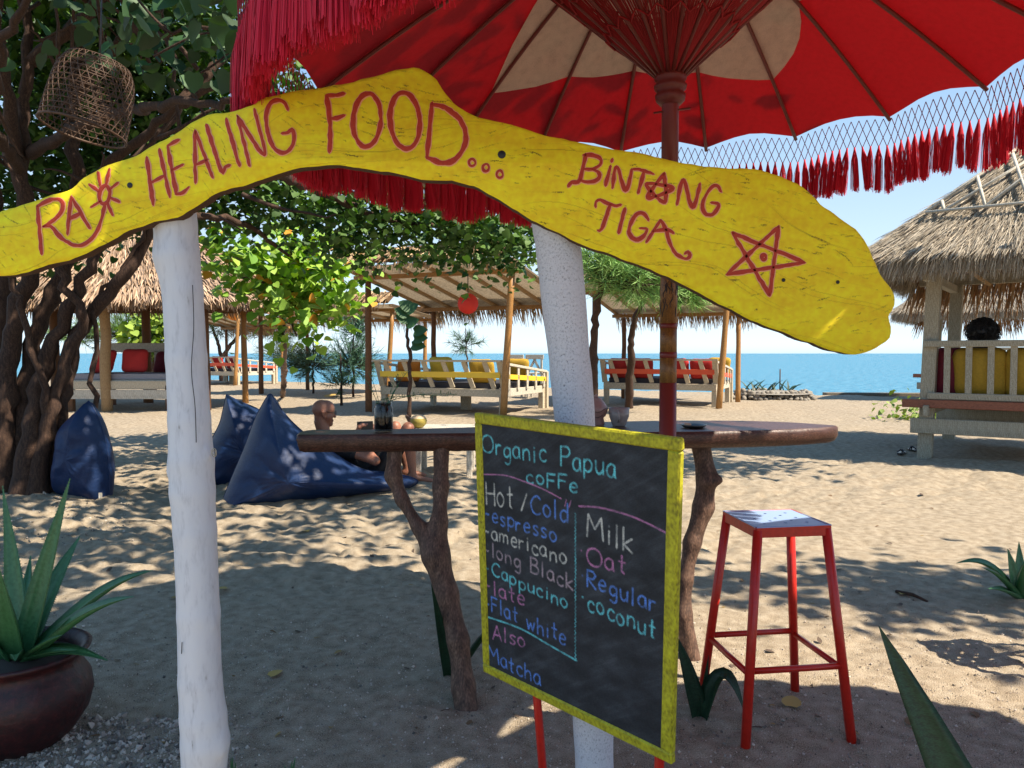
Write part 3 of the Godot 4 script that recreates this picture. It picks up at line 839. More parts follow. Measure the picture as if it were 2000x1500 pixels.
func chalkboard():
	var a = Vector3(-0.105, 1.21, -2.174)      # top left, top right, foot right, foot left
	var b = Vector3(0.37, 1.192, -1.67)
	var e = Vector3(-0.087, 0.405, -2.324)
	var x = (b - a)
	var y = (e - a)
	var nrm = -x.cross(y).normalized()
	if nrm.z < 0: nrm = -nrm
	var o = thing("menu_chalkboard", "dark chalkboard coffee menu in a lime yellow frame on red legs", "chalkboard", Vector3(0.14, 0, -2.0))
	var P = func(u, v, t): return a + x * u + y * v + nrm * t
	var st = new_st(false)
	quad(st, P.call(0.03, 0.025, 0), P.call(0.97, 0.025, 0), P.call(0.97, 0.975, 0), P.call(0.03, 0.975, 0), nrm)
	var m := StandardMaterial3D.new(); m.albedo_texture = chalk_face(); m.roughness = 0.75
	m.normal_enabled = true; m.normal_texture = bumps(noise_image(256, 0.2, 35, 2), 2.0); m.normal_scale = 0.12
	part(st, "slate", m, o, true)
	st = new_st(false)
	quad(st, P.call(0.01, 0.01, -0.018), P.call(0.99, 0.01, -0.018), P.call(0.99, 0.99, -0.018), P.call(0.01, 0.99, -0.018), -nrm)
	part(st, "back_panel", M.raw_edge, o, true)
	var bars = [[[0, 0.016], [1, 0.016], 0.03], [[0, 0.984], [1, 0.984], 0.03], [[0.02, 0.034], [0.02, 0.966], 0.029], [[0.975, 0.034], [0.975, 0.966], 0.034]]
	for q in bars:
		st = new_st(false)
		var p0 = P.call(q[0][0], q[0][1], -0.005)
		var p1 = P.call(q[1][0], q[1][1], -0.005)
		bar(st, p0, p1, q[2], 0.028, (p1 - p0).cross(nrm).cross(p1 - p0))
		var hint = nrm
		st = new_st(false)
		var yy = (p1 - p0).normalized()
		var xx = yy.cross(nrm).normalized()
		box(st, (p0 + p1) * 0.5, Vector3(q[2], p0.distance_to(p1), 0.02), Basis(xx, yy, xx.cross(yy)), 0.004)
		part(st, "frame_bar", M.lime_frame, o, true)
	for q in [[0.27, 0.99, Vector3(0.105, -0.02, -2.06)], [0.905, 0.99, Vector3(0.345, -0.02, -1.80)]]:
		st = new_st()
		var top = P.call(q[0], 0.05, -0.04)
		tube(st, [top, P.call(q[0], 0.99, -0.04), q[2]], 0.0125, 10)
		part(st, "leg", M.red_metal, o, true)
	st = new_st()
	tube(st, [P.call(0.5, 0.1, -0.05), P.call(0.55, 0.1, -0.3) * Vector3(1, 0, 1) + Vector3(-0.12, -0.02, -0.12)], 0.0125, 10)
	part(st, "back_leg", M.red_metal, o, true)

func umbrella(center, label, full):
	var RR = 1.41
	var rim = 2.445
	var rise = 0.545
	var hub = 2.285
	var o = thing("parasol", label, "umbrella", center, 0.0, "red fringed parasols")
	var yy = func(r): return rim + rise * (1.0 - pow(r / RR, 1.45))
	var ribs = 20
	var ph = deg_to_rad(1.0)
	var az = func(i): return ph + TAU * i / ribs
	var P = func(r, a, drop): return Vector3(sin(a) * r, yy.call(r) - drop, -cos(a) * r)
	for i in ribs:
		var st = new_st()
		for j in 12:
			for k in 6:
				var q = []
				for e in [[0, 0], [0, 1], [1, 1], [1, 0]]:
					var f = (j + e[0]) / 12.0
					var g = (k + e[1]) / 6.0
					var r = 0.03 + (RR - 0.03) * f
					var sag = sin(PI * g)
					r *= 1.0 - 0.022 * sag * f
					var p = P.call(r, lerp(az.call(i), az.call(i + 1), g), -0.02 * sag * f)
					p.y += wave.get_noise_3d(p.x * 2.5, p.z * 2.5, i) * 0.012 * sag
					q.append(p)
				quad(st, q[0], q[1], q[2], q[3], Vector3.UP, Vector2(j / 12.0, k / 6.0), Vector2(j / 12.0, (k + 1) / 6.0), Vector2((j + 1) / 12.0, (k + 1) / 6.0), Vector2((j + 1) / 12.0, k / 6.0))
		part(st, "canopy_panel", M.umbrella_cloth, o)
		st = new_st()
		var line = []
		for k in 13: line.append(P.call(0.04 + (RR - 0.04) * k / 12.0, az.call(i), 0.014))
		tube(st, line, 0.0085, 6, true)
		part(st, "rib", M.umbrella_wood, o)
		if full:
			st = new_st()
			tube(st, [Vector3(sin(az.call(i)) * 0.045, hub + 0.05, -cos(az.call(i)) * 0.045), P.call(0.58, az.call(i), 0.03)], 0.007, 6)
			part(st, "strut", M.umbrella_wood, o)
			# pale cloth sewn in as petals, reach given per rib
	var reach = [0.92, 0.95, 1.06, 0.72, 0.62, 0.66, 0.86, 0.98, 0.72, 0.62, 0.66, 0.86, 0.98, 0.72, 0.62, 0.6, 0.5, 0.52, 1.13, 0.97]
	if full:
		for i in ribs:
			var st = new_st()
			for j in 6:
				for k in 5:
					var q = []
					for e in [[0, 0], [0, 1], [1, 1], [1, 0]]:
						var f = (j + e[0]) / 6.0
						var g = (k + e[1]) / 5.0
						var far = lerp(reach[i], reach[(i + 1) % ribs], g) + 0.05 * sin(PI * g)
						if i == 17: far = 0.45 + 0.68 * g * g
						if i == 2: far = 1.06 - 0.34 * g + 0.06 * sin(PI * g)
						var r = (0.2 + (far - 0.2) * f)
						var sag = sin(PI * g)
						var rn = r / RR
						var p = P.call(r * (1.0 - 0.022 * sag * rn), lerp(az.call(i), az.call(i + 1), g), 0.006 - 0.02 * sag * rn)
						p.y += wave.get_noise_3d(p.x * 2.5, p.z * 2.5, i) * 0.012 * sag
						q.append(p)
					quad(st, q[0], q[1], q[2], q[3], Vector3.DOWN)
			if i != 16: part(st, "petal_patch", M.umbrella_patch, o)
		var st2 = new_st()
		var rr := RandomNumberGenerator.new(); rr.seed = 15
		for i in 330:
			var a = TAU * i / 330.0 + rr.randfn(0, 0.004)
			var r1 = rr.randf_range(0.44, 0.58)
			var p0 = Vector3(sin(a) * 0.047, hub + 0.055, -cos(a) * 0.047)
			var p1 = Vector3(sin(a) * r1, lerp(hub + 0.05, yy.call(0.58), (r1 - 0.045) / 0.535) - 0.012, -cos(a) * r1)
			tube(st2, [p0, p0.lerp(p1, 0.5) - Vector3(0, 0.008, 0), p1], 0.0022, 3, false)
		for r1 in [0.22, 0.34, 0.39, 0.44, 0.49, 0.54]:
			var line = []
			for k in 81:
				var a = TAU * k / 80.0
				var rw = r1 + 0.012 * sin(a * 20.0)
				line.append(Vector3(sin(a) * rw, lerp(hub + 0.05, yy.call(0.58), (rw - 0.045) / 0.535) - 0.02, -cos(a) * rw))
			tube(st2, line, 0.004, 4, false)
		part(st2, "strut_threads", M.dark_thread, o)
	# pole with its painted bands, and the turned hub
	var bands = [[-0.1, 1.277, "pole_red", 0.0305], [1.277, 1.364, "pole_tan", 0.03], [1.364, 1.384, "pole_red", 0.0308], [1.384, 1.468, "pole_tan", 0.03], [1.468, 1.484, "pole_red", 0.0308], [1.484, 1.75, "pole_tan", 0.03], [1.75, 2.9, "pole_red", 0.0298]]
	for q in bands:
		var st = new_st()
		tube(st, [Vector3(0, q[0], 0), Vector3(0, q[1], 0)], q[3], 16)
		part(st, "pole_band", M[q[2]], o)
	var s4 = new_st()
	var pr = [[0.0, -0.045], [0.036, -0.045], [0.05, -0.03], [0.053, -0.012], [0.044, 0.0], [0.054, 0.008], [0.057, 0.02], [0.047, 0.032], [0.055, 0.042], [0.054, 0.056], [0.04, 0.064], [0.0, 0.064]]
	var prof = []
	for q in pr: prof.append(Vector2(q[0], q[1] + hub))
	lathe(s4, prof, 20)
	part(s4, "hub", M.umbrella_wood, o)
	if not full: return o
	s4 = new_st()
	tube(s4, [Vector3(-0.06, hub - 0.075, 0.01), Vector3(0.065, hub - 0.062, 0.02)], 0.0035, 6)
	part(s4, "lock_pin", M.umbrella_wood, o)
	s4 = new_st()
	var rs := RandomNumberGenerator.new(); rs.seed = 3
	for k in 26:
		var a = rs.randf() * TAU
		var y0 = 1.5 + rs.randf() * 0.18
		var line = []
		for q in 4:
			var aa = a + q * 0.12 * rs.randf_range(-1, 1)
			line.append(Vector3(sin(aa) * 0.0303, y0 + q * 0.014, cos(aa) * 0.0303))
		tube(s4, line, [0.0008, 0.0018, 0.0015, 0.0005], 4, false)
	part(s4, "painted_vine", M.black_paint, o)
	# net and tassels round the rim
	var count = 252
	var net = new_st()
	var low = func(i, row):
		var a = ph + TAU * i / count
		var s = 1.0 - 0.022 * abs(sin(a * 10.0 - ph * 10.0))
		return Vector3(sin(a) * (RR * s + 0.004), rim - 0.006 - row * 0.042 + 0.02 * (1.0 - s) / 0.022, -cos(a) * (RR * s + 0.004))
	for i in count:
		for row in 3:
			for s in [-0.5, 0.5]:
				var from = i + (0.5 if row % 2 == 1 else 0.0)
				tube(net, [low.call(from, row), low.call(from + s, row + 1)], 0.002, 3, false)
	part(net, "fringe_net", M.net_cord, o)
	var kinds = []
	for v in 8:
		var st = new_st()
		var strands = 70 if v < 4 else 170
		var ln = 0.195 if v < 4 else 0.26
		var spread = 0.022 if v < 4 else 0.034
		for k in strands:
			var a = rs.randf() * TAU
			var q = sqrt(rs.randf()) * spread
			var e = ln * rs.randf_range(0.9, 1.05)
			var tip = Vector3(cos(a) * q + rs.randfn(0, 0.002), -e, sin(a) * q)
			var w = Vector3(cos(a + 1.57), 0, sin(a + 1.57)) * (0.0014 if v < 4 else 0.0012)
			var ps = [Vector3(cos(a) * 0.003, 0, sin(a) * 0.003), Vector3(cos(a) * q * 0.75 + rs.randfn(0, 0.0015), -e * 0.3, sin(a) * q * 0.75), tip.lerp(Vector3(0, -e * 0.5, 0), 0.25) + Vector3(rs.randfn(0, 0.0012), 0, rs.randfn(0, 0.0012)), tip]
			ps[2] = Vector3(tip.x * 0.93 + rs.randfn(0, 0.001), -e * 0.7, tip.z * 0.93)
			for j in 3: quad(st, ps[j] - w, ps[j] + w, ps[j + 1] + w, ps[j + 1] - w, Vector3(cos(a), 0.2, sin(a)))
		tube(st, [Vector3(0, 0.006, 0), Vector3(0, -0.018, 0)], 0.0042, 5)
		st.generate_normals()
		kinds.append(st.commit())
	for i in count:
		var a = rad_to_deg(ph + TAU * i / count)
		var left = a > 178.0
		var v = rs.randi() % 4 + (4 if left else 0)
		var t = put(kinds[v], "tassel", M.thread, o, false)
		t.position = low.call(i + 0.5, 3)
		t.rotation = Vector3(rs.randfn(0, 0.05), rs.randf() * TAU, rs.randfn(0, 0.05))
		t.scale = Vector3.ONE * rs.randf_range(0.9, 1.08)
	return o

func front_things():
	sign_board()
	var o = thing("sign_post", "smooth white painted log post with knots under the sign's left half", "post", Vector3(-0.87, 0, -2.19), 0.0, "white log posts of the sign")
	var st = new_st()
	var pts = []
	var bones = []
	var prev = null
	for q in [[342, 395, 39], [343, 440, 40], [345, 500, 43], [357, 570, 38], [364, 700, 39], [370, 820, 40], [374, 900, 43], [376, 960, 43], [381, 1040, 41], [388, 1200, 41], [391, 1330, 42], [397, 1400, 45], [401, 1450, 47], [398, 1520, 43], [400, 1600, 44], [402, 1660, 46]]:
		var b = [at(q[0], q[1], 2.19), q[2] * 2.19 / 1500.0 - 0.0015]
		if prev: bones.append([prev[0], b[0], prev[1], b[1]])
		prev = b
	for q in [[317, 513, 11, 13], [334, 916, 9, 15], [425, 1452, 17, 26], [403, 885, 9, 12], [412, 1215, 10, 18]]:
		var c = at(q[0], q[1], 2.17)
		bones.append([c - Vector3(0, q[3] * 0.0007, 0), c + Vector3(0, q[3] * 0.0007, 0), q[2] * 0.00146, q[2] * 0.0012])
	flesh(st, bones, 0.0085, 0.003)
	part(st, "log", M.white_log, o, true)
	for q in [[324, 514, 12], [418, 884, 7]]:      # cut branch scars
		st = new_st()
		var c = at(q[0], q[1], 2.145)
		for rr in [1.0, 0.55]:
			var ring = []
			for k in 15: ring.append(c + Vector3(cos(TAU * k / 14.0) * 0.8, sin(TAU * k / 14.0) * 1.15, 0.35 * cos(TAU * k / 14.0)) * q[2] * 0.00146 * rr)
			tube(st, ring, 0.0014, 4, false)
		part(st, "knot_ring", M.weathered, o, true)
	for q in [[[360, 432], [358, 470], [362, 500]], [[392, 560], [394, 640], [390, 720], [396, 790], [398, 860]], [[385, 1300], [390, 1360], [402, 1430], [408, 1490]], [[372, 1240], [371, 1262]]]:
		st = new_st()
		var line = []
		for p in q:
			var c = at(p[0], p[1], 2.19)
			var cx = at(380, p[1], 2.19).x
			line.append(c + Vector3(0, 0, 0.058 * sqrt(max(0.1, 1.0 - pow((c.x - cx) / 0.062, 2.0)))))
		tube(st, smooth_line(line, 0.02), 0.0012, 4, false)
		part(st, "crack", M.black_paint, o, true)
	o = thing("sign_post", "speckled white painted log post leaning behind the chalkboard", "post", Vector3(0.25, 0, -2.19), 0.0, "white log posts of the sign")
	st = new_st()
	pts = []
	for q in [[1078, 395], [1086, 450], [1094, 520], [1102, 600], [1112, 700], [1121, 800], [1133, 960], [1146, 1150], [1155, 1340], [1161, 1500], [1164, 1680]]: pts.append(at(q[0], q[1], 2.2))
	pts = smooth_line(pts, 0.05)
	var rr = []
	for i in pts.size(): rr.append(0.0655 - 0.008 * smoothstep(0.0, 0.4, float(i) / pts.size()) + wave.get_noise_1d(i * 0.35) * 0.004)
	tube(st, pts, rr, 26)
	part(st, "log", M.speckled_log, o, true)
	chalkboard()
	umbrella(Vector3(0.549, 0, -2.7), "red cloth parasol with netted tassel fringe above the yellow sign", true)
	umbrella(Vector3(2.75, 0, -1.0), "added unseen red parasol shading the sand right of the chalkboard", false)  # extra parasol outside the view, placed for its shade on sand and sign
	bar_table()
	stool()
	aloe_pot()
	basket()

func bar_table():
	var o = thing("bar_table", "dark live edge plank bar table on forked tree trunk legs", "table", Vector3(0.2, 0, -3.4))
	var outline = [[-0.9, 3.2], [-0.6, 3.215], [-0.3, 3.25], [0.0, 3.27], [0.4, 3.29], [0.8, 3.33], [1.15, 3.4], [1.4, 3.5], [1.535, 3.6], [1.48, 3.7], [1.3, 3.84], [1.0, 3.9], [0.6, 3.86], [0.2, 3.72], [-0.1, 3.58], [-0.45, 3.47], [-0.75, 3.43], [-0.9, 3.42], [-0.925, 3.31]]
	var top = []
	for q in outline: top.append(Vector3(q[0], 1.039, -q[1]))
	top.append(top[0])
	top = smooth_line(top, 0.04); top.pop_back()
	var n = top.size()
	var c = Vector3(0.3, 0, -3.55)
	var st = new_st()
	var prof = [[0.012, 0.0], [0.003, -0.006], [0.0, -0.02], [0.004, -0.045], [0.016, -0.068], [0.035, -0.078]]
	var rings = []
	for pr in prof:
		var ring = []
		for i in n:
			var t = (top[(i + 1) % n] - top[(i - 1 + n) % n]).normalized()
			var inn = Vector3(t.z, 0, -t.x)
			if inn.dot(c - top[i]) < 0 and false: inn = -inn
			inn = inn if (c * Vector3(1, 0, 1) - top[i] * Vector3(1, 0, 1)).dot(inn) > -0.2 else inn
			var w = wave.get_noise_2d(top[i].x * 5.0, top[i].z * 5.0 + pr[1] * 30.0) * 0.008
			ring.append(top[i] - inn * (pr[0] + w) * side_of(top) + Vector3(0, pr[1], 0))
		rings.append(ring)
	for j in rings.size() - 1:
		for i in n:
			var k = (i + 1) % n
			var out = (rings[j][i] - c) * Vector3(1, 0, 1)
			var tt = (top[k] - top[i]).normalized()
			quad(st, rings[j][i], rings[j][k], rings[j + 1][k], rings[j + 1][i], Vector3(tt.z, 0, -tt.x) * -side_of(top))
	var poly := PackedVector2Array()
	for p in rings[0]: poly.append(Vector2(p.x, p.z))
	var tris = Geometry2D.triangulate_polygon(poly)
	st.set_smooth_group(1)
	for k in range(0, tris.size(), 3):
		tri(st, rings[0][tris[k]], rings[0][tris[k + 1]], rings[0][tris[k + 2]], Vector3.UP)
		var r = rings[-1]
		tri(st, r[tris[k]], r[tris[k + 1]], r[tris[k + 2]], Vector3.DOWN)
	part(st, "tabletop", M.slab_wood, o, true)
	st = new_st()
	var bones = []
	var legs = [[[912, 1395, 2.96, 0.058], [905, 1340, 3.0, 0.053], [895, 1250, 3.04, 0.05], [872, 1160, 3.1, 0.055], [852, 1085, 3.14, 0.062]],
		[[852, 1085, 3.14, 0.06], [858, 1020, 3.18, 0.041], [861, 950, 3.24, 0.04], [862, 875, 3.3, 0.046]],
		[[848, 1080, 3.14, 0.055], [818, 1030, 3.18, 0.035], [785, 975, 3.22, 0.034], [768, 930, 3.26, 0.041], [771, 875, 3.3, 0.043]]]
	for leg in legs:
		for i in leg.size() - 1:
			bones.append([at(leg[i][0], leg[i][1], leg[i][2]), at(leg[i + 1][0], leg[i + 1][1], leg[i + 1][2]), leg[i][3] - 0.01, leg[i + 1][3] - 0.01])
	flesh(st, bones, 0.012, 0.012)
	part(st, "forked_leg", M.smooth_bark, o, true)
	st = new_st()
	bones = []
	var leg = [[1368, 866, 3.52, 0.05], [1380, 930, 3.5, 0.047], [1374, 990, 3.5, 0.05], [1352, 1060, 3.48, 0.042], [1338, 1130, 3.46, 0.038], [1335, 1200, 3.44, 0.04], [1350, 1290, 3.42, 0.05]]
	for i in leg.size() - 1:
		bones.append([at(leg[i][0], leg[i][1], leg[i][2]), at(leg[i + 1][0], leg[i + 1][1], leg[i + 1][2]), leg[i][3] - 0.006, leg[i + 1][3] - 0.006])
	bones.append([at(1385, 940, 3.47), at(1404, 938, 3.46), 0.03, 0.018])
	flesh(st, bones, 0.012, 0.012)
	part(st, "trunk_leg", M.smooth_bark, o, true)
	# what stands on it
	var ty = 1.039
	var j = thing("plant_jar", "dark glass jar holding thin green sprigs on the bar table", "jar", Vector3(-0.559, ty + 0.002, -3.335))
	st = new_st()
	lathe(st, [Vector2(0.0, 0.0), Vector2(0.036, 0.0), Vector2(0.041, 0.008), Vector2(0.041, 0.098), Vector2(0.036, 0.108), Vector2(0.036, 0.124), Vector2(0.033, 0.124), Vector2(0.033, 0.108), Vector2(0.038, 0.096), Vector2(0.038, 0.01), Vector2(0.0, 0.006)], 24)
	part(st, "glass", M.glass, j)
	st = new_st()
	lathe(st, [Vector2(0.0, 0.0075), Vector2(0.0365, 0.011), Vector2(0.0365, 0.09), Vector2(0.0, 0.09)], 20)
	part(st, "dark_filling", M.jar_inside, j)
	for k in 12:
		st = new_st()
		var a = R.randf() * TAU
		var ln = R.randf_range(0.08, 0.2)
		var p0 = Vector3(cos(a) * 0.012, 0.085, sin(a) * 0.012)
		var p1 = Vector3(cos(a) * 0.03, 0.13, sin(a) * 0.02)
		var p2 = p1 + Vector3(cos(a) * ln * (1.4 if k < 5 else 0.4), ln * (0.15 if k < 5 else 0.7), sin(a) * ln * 0.5)
		if k < 4: p2.x = abs(p2.x) + 0.05
		var line = smooth_line([p0, p1, p1.lerp(p2, 0.5) + Vector3(0, 0.015, 0), p2], 0.012)
		tube(st, line, 0.0011, 4, false)
		for q in line.size():
			if q < 5: continue
			for s in 2:
				var dr = Vector3(R.randfn(0, 1), R.randfn(0, 0.6) + 0.3, R.randfn(0, 1)).normalized() * R.randf_range(0.012, 0.028)
				var w = dr.cross(Vector3.UP).normalized() * 0.0016
				quad(st, line[q], line[q] + dr * 0.5 + w, line[q] + dr, line[q] + dr * 0.5 - w, Vector3.UP)
		part(st, "sprig", M.aloe, j)
	var m = thing("mug", "grey ceramic mug beside the parasol pole on the bar table", "mug", Vector3(0.5, ty + 0.002, -3.58))
	st = new_st()
	lathe(st, [Vector2(0.0, 0.0), Vector2(0.028, 0.0), Vector2(0.032, 0.006), Vector2(0.046, 0.045), Vector2(0.049, 0.085), Vector2(0.046, 0.085), Vector2(0.042, 0.045), Vector2(0.0, 0.012)], 26)
	part(st, "cup", M.ceramic_gray, m)
	st = new_st()
	tube(st, smooth_line([Vector3(-0.012, 0.073, 0.045), Vector3(-0.014, 0.068, 0.068), Vector3(-0.012, 0.04, 0.072), Vector3(-0.008, 0.022, 0.038)], 0.006), 0.005, 8)
	part(st, "handle", M.ceramic_gray, m)
	var g = thing("water_jug", "dusky pink pottery jug half hidden behind the speckled post", "jug", Vector3(0.395, ty + 0.002, -3.6))
	st = new_st()
	lathe(st, [Vector2(0.0, 0.0), Vector2(0.038, 0.0), Vector2(0.041, 0.012), Vector2(0.035, 0.035), Vector2(0.052, 0.06), Vector2(0.054, 0.085), Vector2(0.038, 0.11), Vector2(0.026, 0.122), Vector2(0.028, 0.128), Vector2(0.0, 0.132)], 24)
	part(st, "body", M.ceramic_pink, g)
	st = new_st()
	for yv in [0.05, 0.075]:
		var line = []
		for k in 25: line.append(Vector3(cos(TAU * k / 24.0) * (0.046 if yv < 0.06 else 0.0545), yv + 0.01 * sin(TAU * k / 8.0), sin(TAU * k / 24.0) * (0.046 if yv < 0.06 else 0.0545)))
		tube(st, line, 0.0013, 4, false)
	part(st, "painted_line", M.black_paint, g)
	st = new_st()
	ball(st, Vector3(0, 0.138, 0), Vector3(0.01, 0.008, 0.01), Basis(), 6)
	part(st, "lid_knob", M.ceramic_pink, g)
	var t = thing("ashtray", "small dark dish on the bar table right of the parasol pole", "dish", Vector3(0.83, ty + 0.002, -3.5))
	st = new_st()
	lathe(st, [Vector2(0.0, 0.0), Vector2(0.045, 0.0), Vector2(0.06, 0.014), Vector2(0.055, 0.014), Vector2(0.04, 0.005), Vector2(0.0, 0.005)], 18)
	part(st, "dish", M.plastic_black, t)
	st = new_st()
	ball(st, Vector3(-0.03, 0.014, 0.01), Vector3(0.018, 0.008, 0.012), Basis(), 6)
	part(st, "shell", M.coconut_flesh, t)
func side_of(loop) -> float:
	var s = 0.0
	for i in loop.size():
		var p = loop[i]
		var q = loop[(i + 1) % loop.size()]
		s += p.x * q.z - q.x * p.z
	return 1.0 if s > 0.0 else -1.0

func stool():
	var o = thing("bar_stool", "tall red metal bar stool with pale blue perforated seat", "stool", Vector3(0.99, 0.0, -2.87), 0.14, "red bar stools")
	var h = 0.758
	var t = 0.142
	var f = 0.2
	var cs = [[-1, 1], [1, 1], [1, -1], [-1, -1]]
	var foot = func(k, y): return Vector3(cs[k % 4][0] * lerp(f, t - 0.012, y / h), y, cs[k % 4][1] * lerp(f, t - 0.012, y / h))
	for k in 4:
		var st = new_st()
		tube(st, [foot.call(k, -0.02), foot.call(k, h - 0.01)], 0.0175, 14)
		part(st, "leg", M.red_metal, o)
	for k in 4:
		var st = new_st()
		var y = 0.245 + (0.012 if k % 2 == 0 else 0.0)
		tube(st, [foot.call(k, y), foot.call(k + 1, y)], 0.0115, 10)
		part(st, "stretcher", M.red_metal, o)
		st = new_st(false)
		var a = Vector3(cs[k][0] * t, h - 0.016, cs[k][1] * t)
		var k2 = (k + 1) % 4
		var b = Vector3(cs[k2][0] * t, h - 0.016, cs[k2][1] * t)
		bar(st, a, b, 0.038, 0.006, Vector3.UP.cross(b - a))
		part(st, "seat_rim", M.red_metal, o)
	var st = new_st(false)
	var n = 7
	var w = (t + 0.002) * 2.0 / n
	for i in n:
		for j in n:
			var c = Vector3((i - 3) * w, h + 0.002, (j - 3) * w)
			var hole = i > 0 and i < n - 1 and j > 0 and j < n - 1 and (i + j) % 2 == 0
			var sq = [[-1, -1], [0, -1], [1, -1], [1, 0], [1, 1], [0, 1], [-1, 1], [-1, 0]]
			for k in 8:
				var k2 = (k + 1) % 8
				var p = c + Vector3(sq[k][0], 0, sq[k][1]) * w * 0.5
				var q = c + Vector3(sq[k2][0], 0, sq[k2][1]) * w * 0.5
				if hole:
					var pi_ = c + (p - c).normalized() * 0.0075
					var qi = c + (q - c).normalized() * 0.0075
					quad(st, p, q, qi, pi_, Vector3.UP)
					quad(st, pi_, qi, qi - Vector3(0, 0.003, 0), pi_ - Vector3(0, 0.003, 0), c - pi_)
				else: tri(st, p, q, c, Vector3.UP)
	part(st, "seat_plate", M.seat_blue, o)
	st = new_st()
	tube(st, [Vector3(-t, h + 0.002, t), Vector3(t, h + 0.002, t), Vector3(t, h + 0.002, -t), Vector3(-t, h + 0.002, -t), Vector3(-t, h + 0.002, t)], 0.004, 6, false)
	part(st, "rolled_edge", M.seat_blue, o)
	dup(o, Vector3(2.62, 0, -3.25), 0.1, "second red bar stool just out of view on the right", "red bar stools")

func aloe_leaf(parent, base, tip, sag, w, mt, teeth = 7, called = "leaf"):
	var st = new_st()
	var dir = tip - base
	var pts = []
	var ws = []
	for i in 11:
		var f = i / 10.0
		pts.append(base + dir * f + sag * sin(PI * f))
		ws.append(w * (1.0 - pow(f, 1.7)) * (0.82 + 0.5 * f * (1.0 - f)) + 0.0006)
	var up = Vector3.UP + Vector3(0, 0, 0.4)
	if abs(dir.normalized().y) > 0.75: up = Vector3(-dir.x * 0.6, 0.15, 1.0)
	blade(st, pts, ws, up.normalized(), w * 0.32, teeth)
	return part(st, called, M[mt], parent, true)
func aloe_pot():
	var c = Vector3(-1.77, 0.0, -2.70)
	var o = thing("plant_pot", "round maroon glazed pot planted with a large aloe", "pot", c)
	var st = new_st()
	var pr = [Vector2(0.0, -0.01), Vector2(0.15, -0.01), Vector2(0.185, 0.025), Vector2(0.228, 0.085), Vector2(0.243, 0.14), Vector2(0.236, 0.19), Vector2(0.208, 0.232), Vector2(0.199, 0.25), Vector2(0.208, 0.268), Vector2(0.236, 0.282), Vector2(0.24, 0.292), Vector2(0.23, 0.297), Vector2(0.21, 0.288), Vector2(0.195, 0.268), Vector2(0.19, 0.24)]
	for k in pr.size(): pr[k].y *= 1.1
	lathe(st, pr, 44)
	part(st, "pot_body", M.pot_glaze, o)
	st = new_st()
	lathe(st, [Vector2(0.192, 0.284), Vector2(0.1, 0.297), Vector2(0.0, 0.302)], 30)
	part(st, "soil", M.soil, o)
	var a = thing("aloe_plant", "large spiky green aloe growing in the maroon pot", "plant", c + Vector3(0, 0.297, 0))
	var b = c + Vector3(0.01, 0.297, 0.0)
	for q in [[5, 948, 2.85, 28, 0.02, -0.05], [137, 934, 2.72, 26, 0.0, 0.0], [156, 1047, 2.95, 26, 0.0, 0.02], [298, 1114, 2.7, 22, 0.03, 0.07], [262, 1165, 2.55, 24, 0.02, 0.05], [-2, 1108, 2.5, 26, 0.0, 0.0], [-110, 1130, 2.8, 26, 0.0, 0.05], [-100, 1215, 2.55, 24, 0.0, 0.05], [-160, 1210, 3.0, 24, 0.0, 0.06], [122, 1240, 2.48, 11, 0.0, 0.01], [148, 1270, 2.52, 10, 0.0, 0.01], [60, 1085, 3.1, 20, 0.0, 0.0], [210, 1290, 2.62, 18, 0.0, 0.03], [30, 1290, 2.45, 14, 0.0, 0.02]]:
		var tip = at(q[0], q[1], q[2])
		aloe_leaf(a, b + (tip - b) * Vector3(1, 0, 1) * 0.08 + Vector3(0, 0.0, 0), tip, Vector3(q[4], q[5], 0), q[3] * 0.00185, "aloe", 6)

func basket():
	var c = at(178, 190, 3.0)
	var o = thing("basket_lampshade", "woven cane basket lampshade hanging from the dark tree", "lampshade", c)
	var tilt = Basis(Vector3(0, 0, 1), -0.2) * Basis(Vector3(1, 0, 0), -0.12)
	var rad = func(v): return 0.153 - 0.012 * v - 0.03 * pow(v, 6.0)
	var P = func(v, a): return tilt * Vector3(cos(a) * rad.call(v), -0.135 + 0.27 * v, sin(a) * rad.call(v))
	for k in 13:
		var v = k / 12.0
		var line = []
		for i in 33: line.append(P.call(v, TAU * i / 32.0))
		var st = new_st()
		tube(st, line, 0.005 if k == 0 else 0.0022, 5, false)
		part(st, "hoop", M.cane, o)
	var st = new_st()
	for i in 30:
		for s in [-1.0, 1.0]:
			var line = []
			for k in 13: line.append(P.call(k / 12.0, TAU * i / 30.0 + s * k / 12.0 * 0.9) * 1.004)
			tube(st, line, 0.0017, 4, false)
	for i in 16:
		var line = []
		for k in 4: line.append(tilt * Vector3(cos(TAU * i / 16.0 + k * 0.25) * 0.108 * (1.0 - k / 3.2), 0.137 + 0.006 * k, sin(TAU * i / 16.0 + k * 0.25) * 0.108 * (1.0 - k / 3.2)))
		tube(st, line, 0.002, 4, false)
	tag(part(st, "weave", M.cane, o), "", "", "", "stuff")
	st = new_st()
	tube(st, [tilt * Vector3(0, 0.14, 0), Vector3(0.0, 0.5, -0.1), Vector3(0.02, 1.0, -0.25)], 0.003, 5)
	part(st, "cord", M.plastic_black, o)

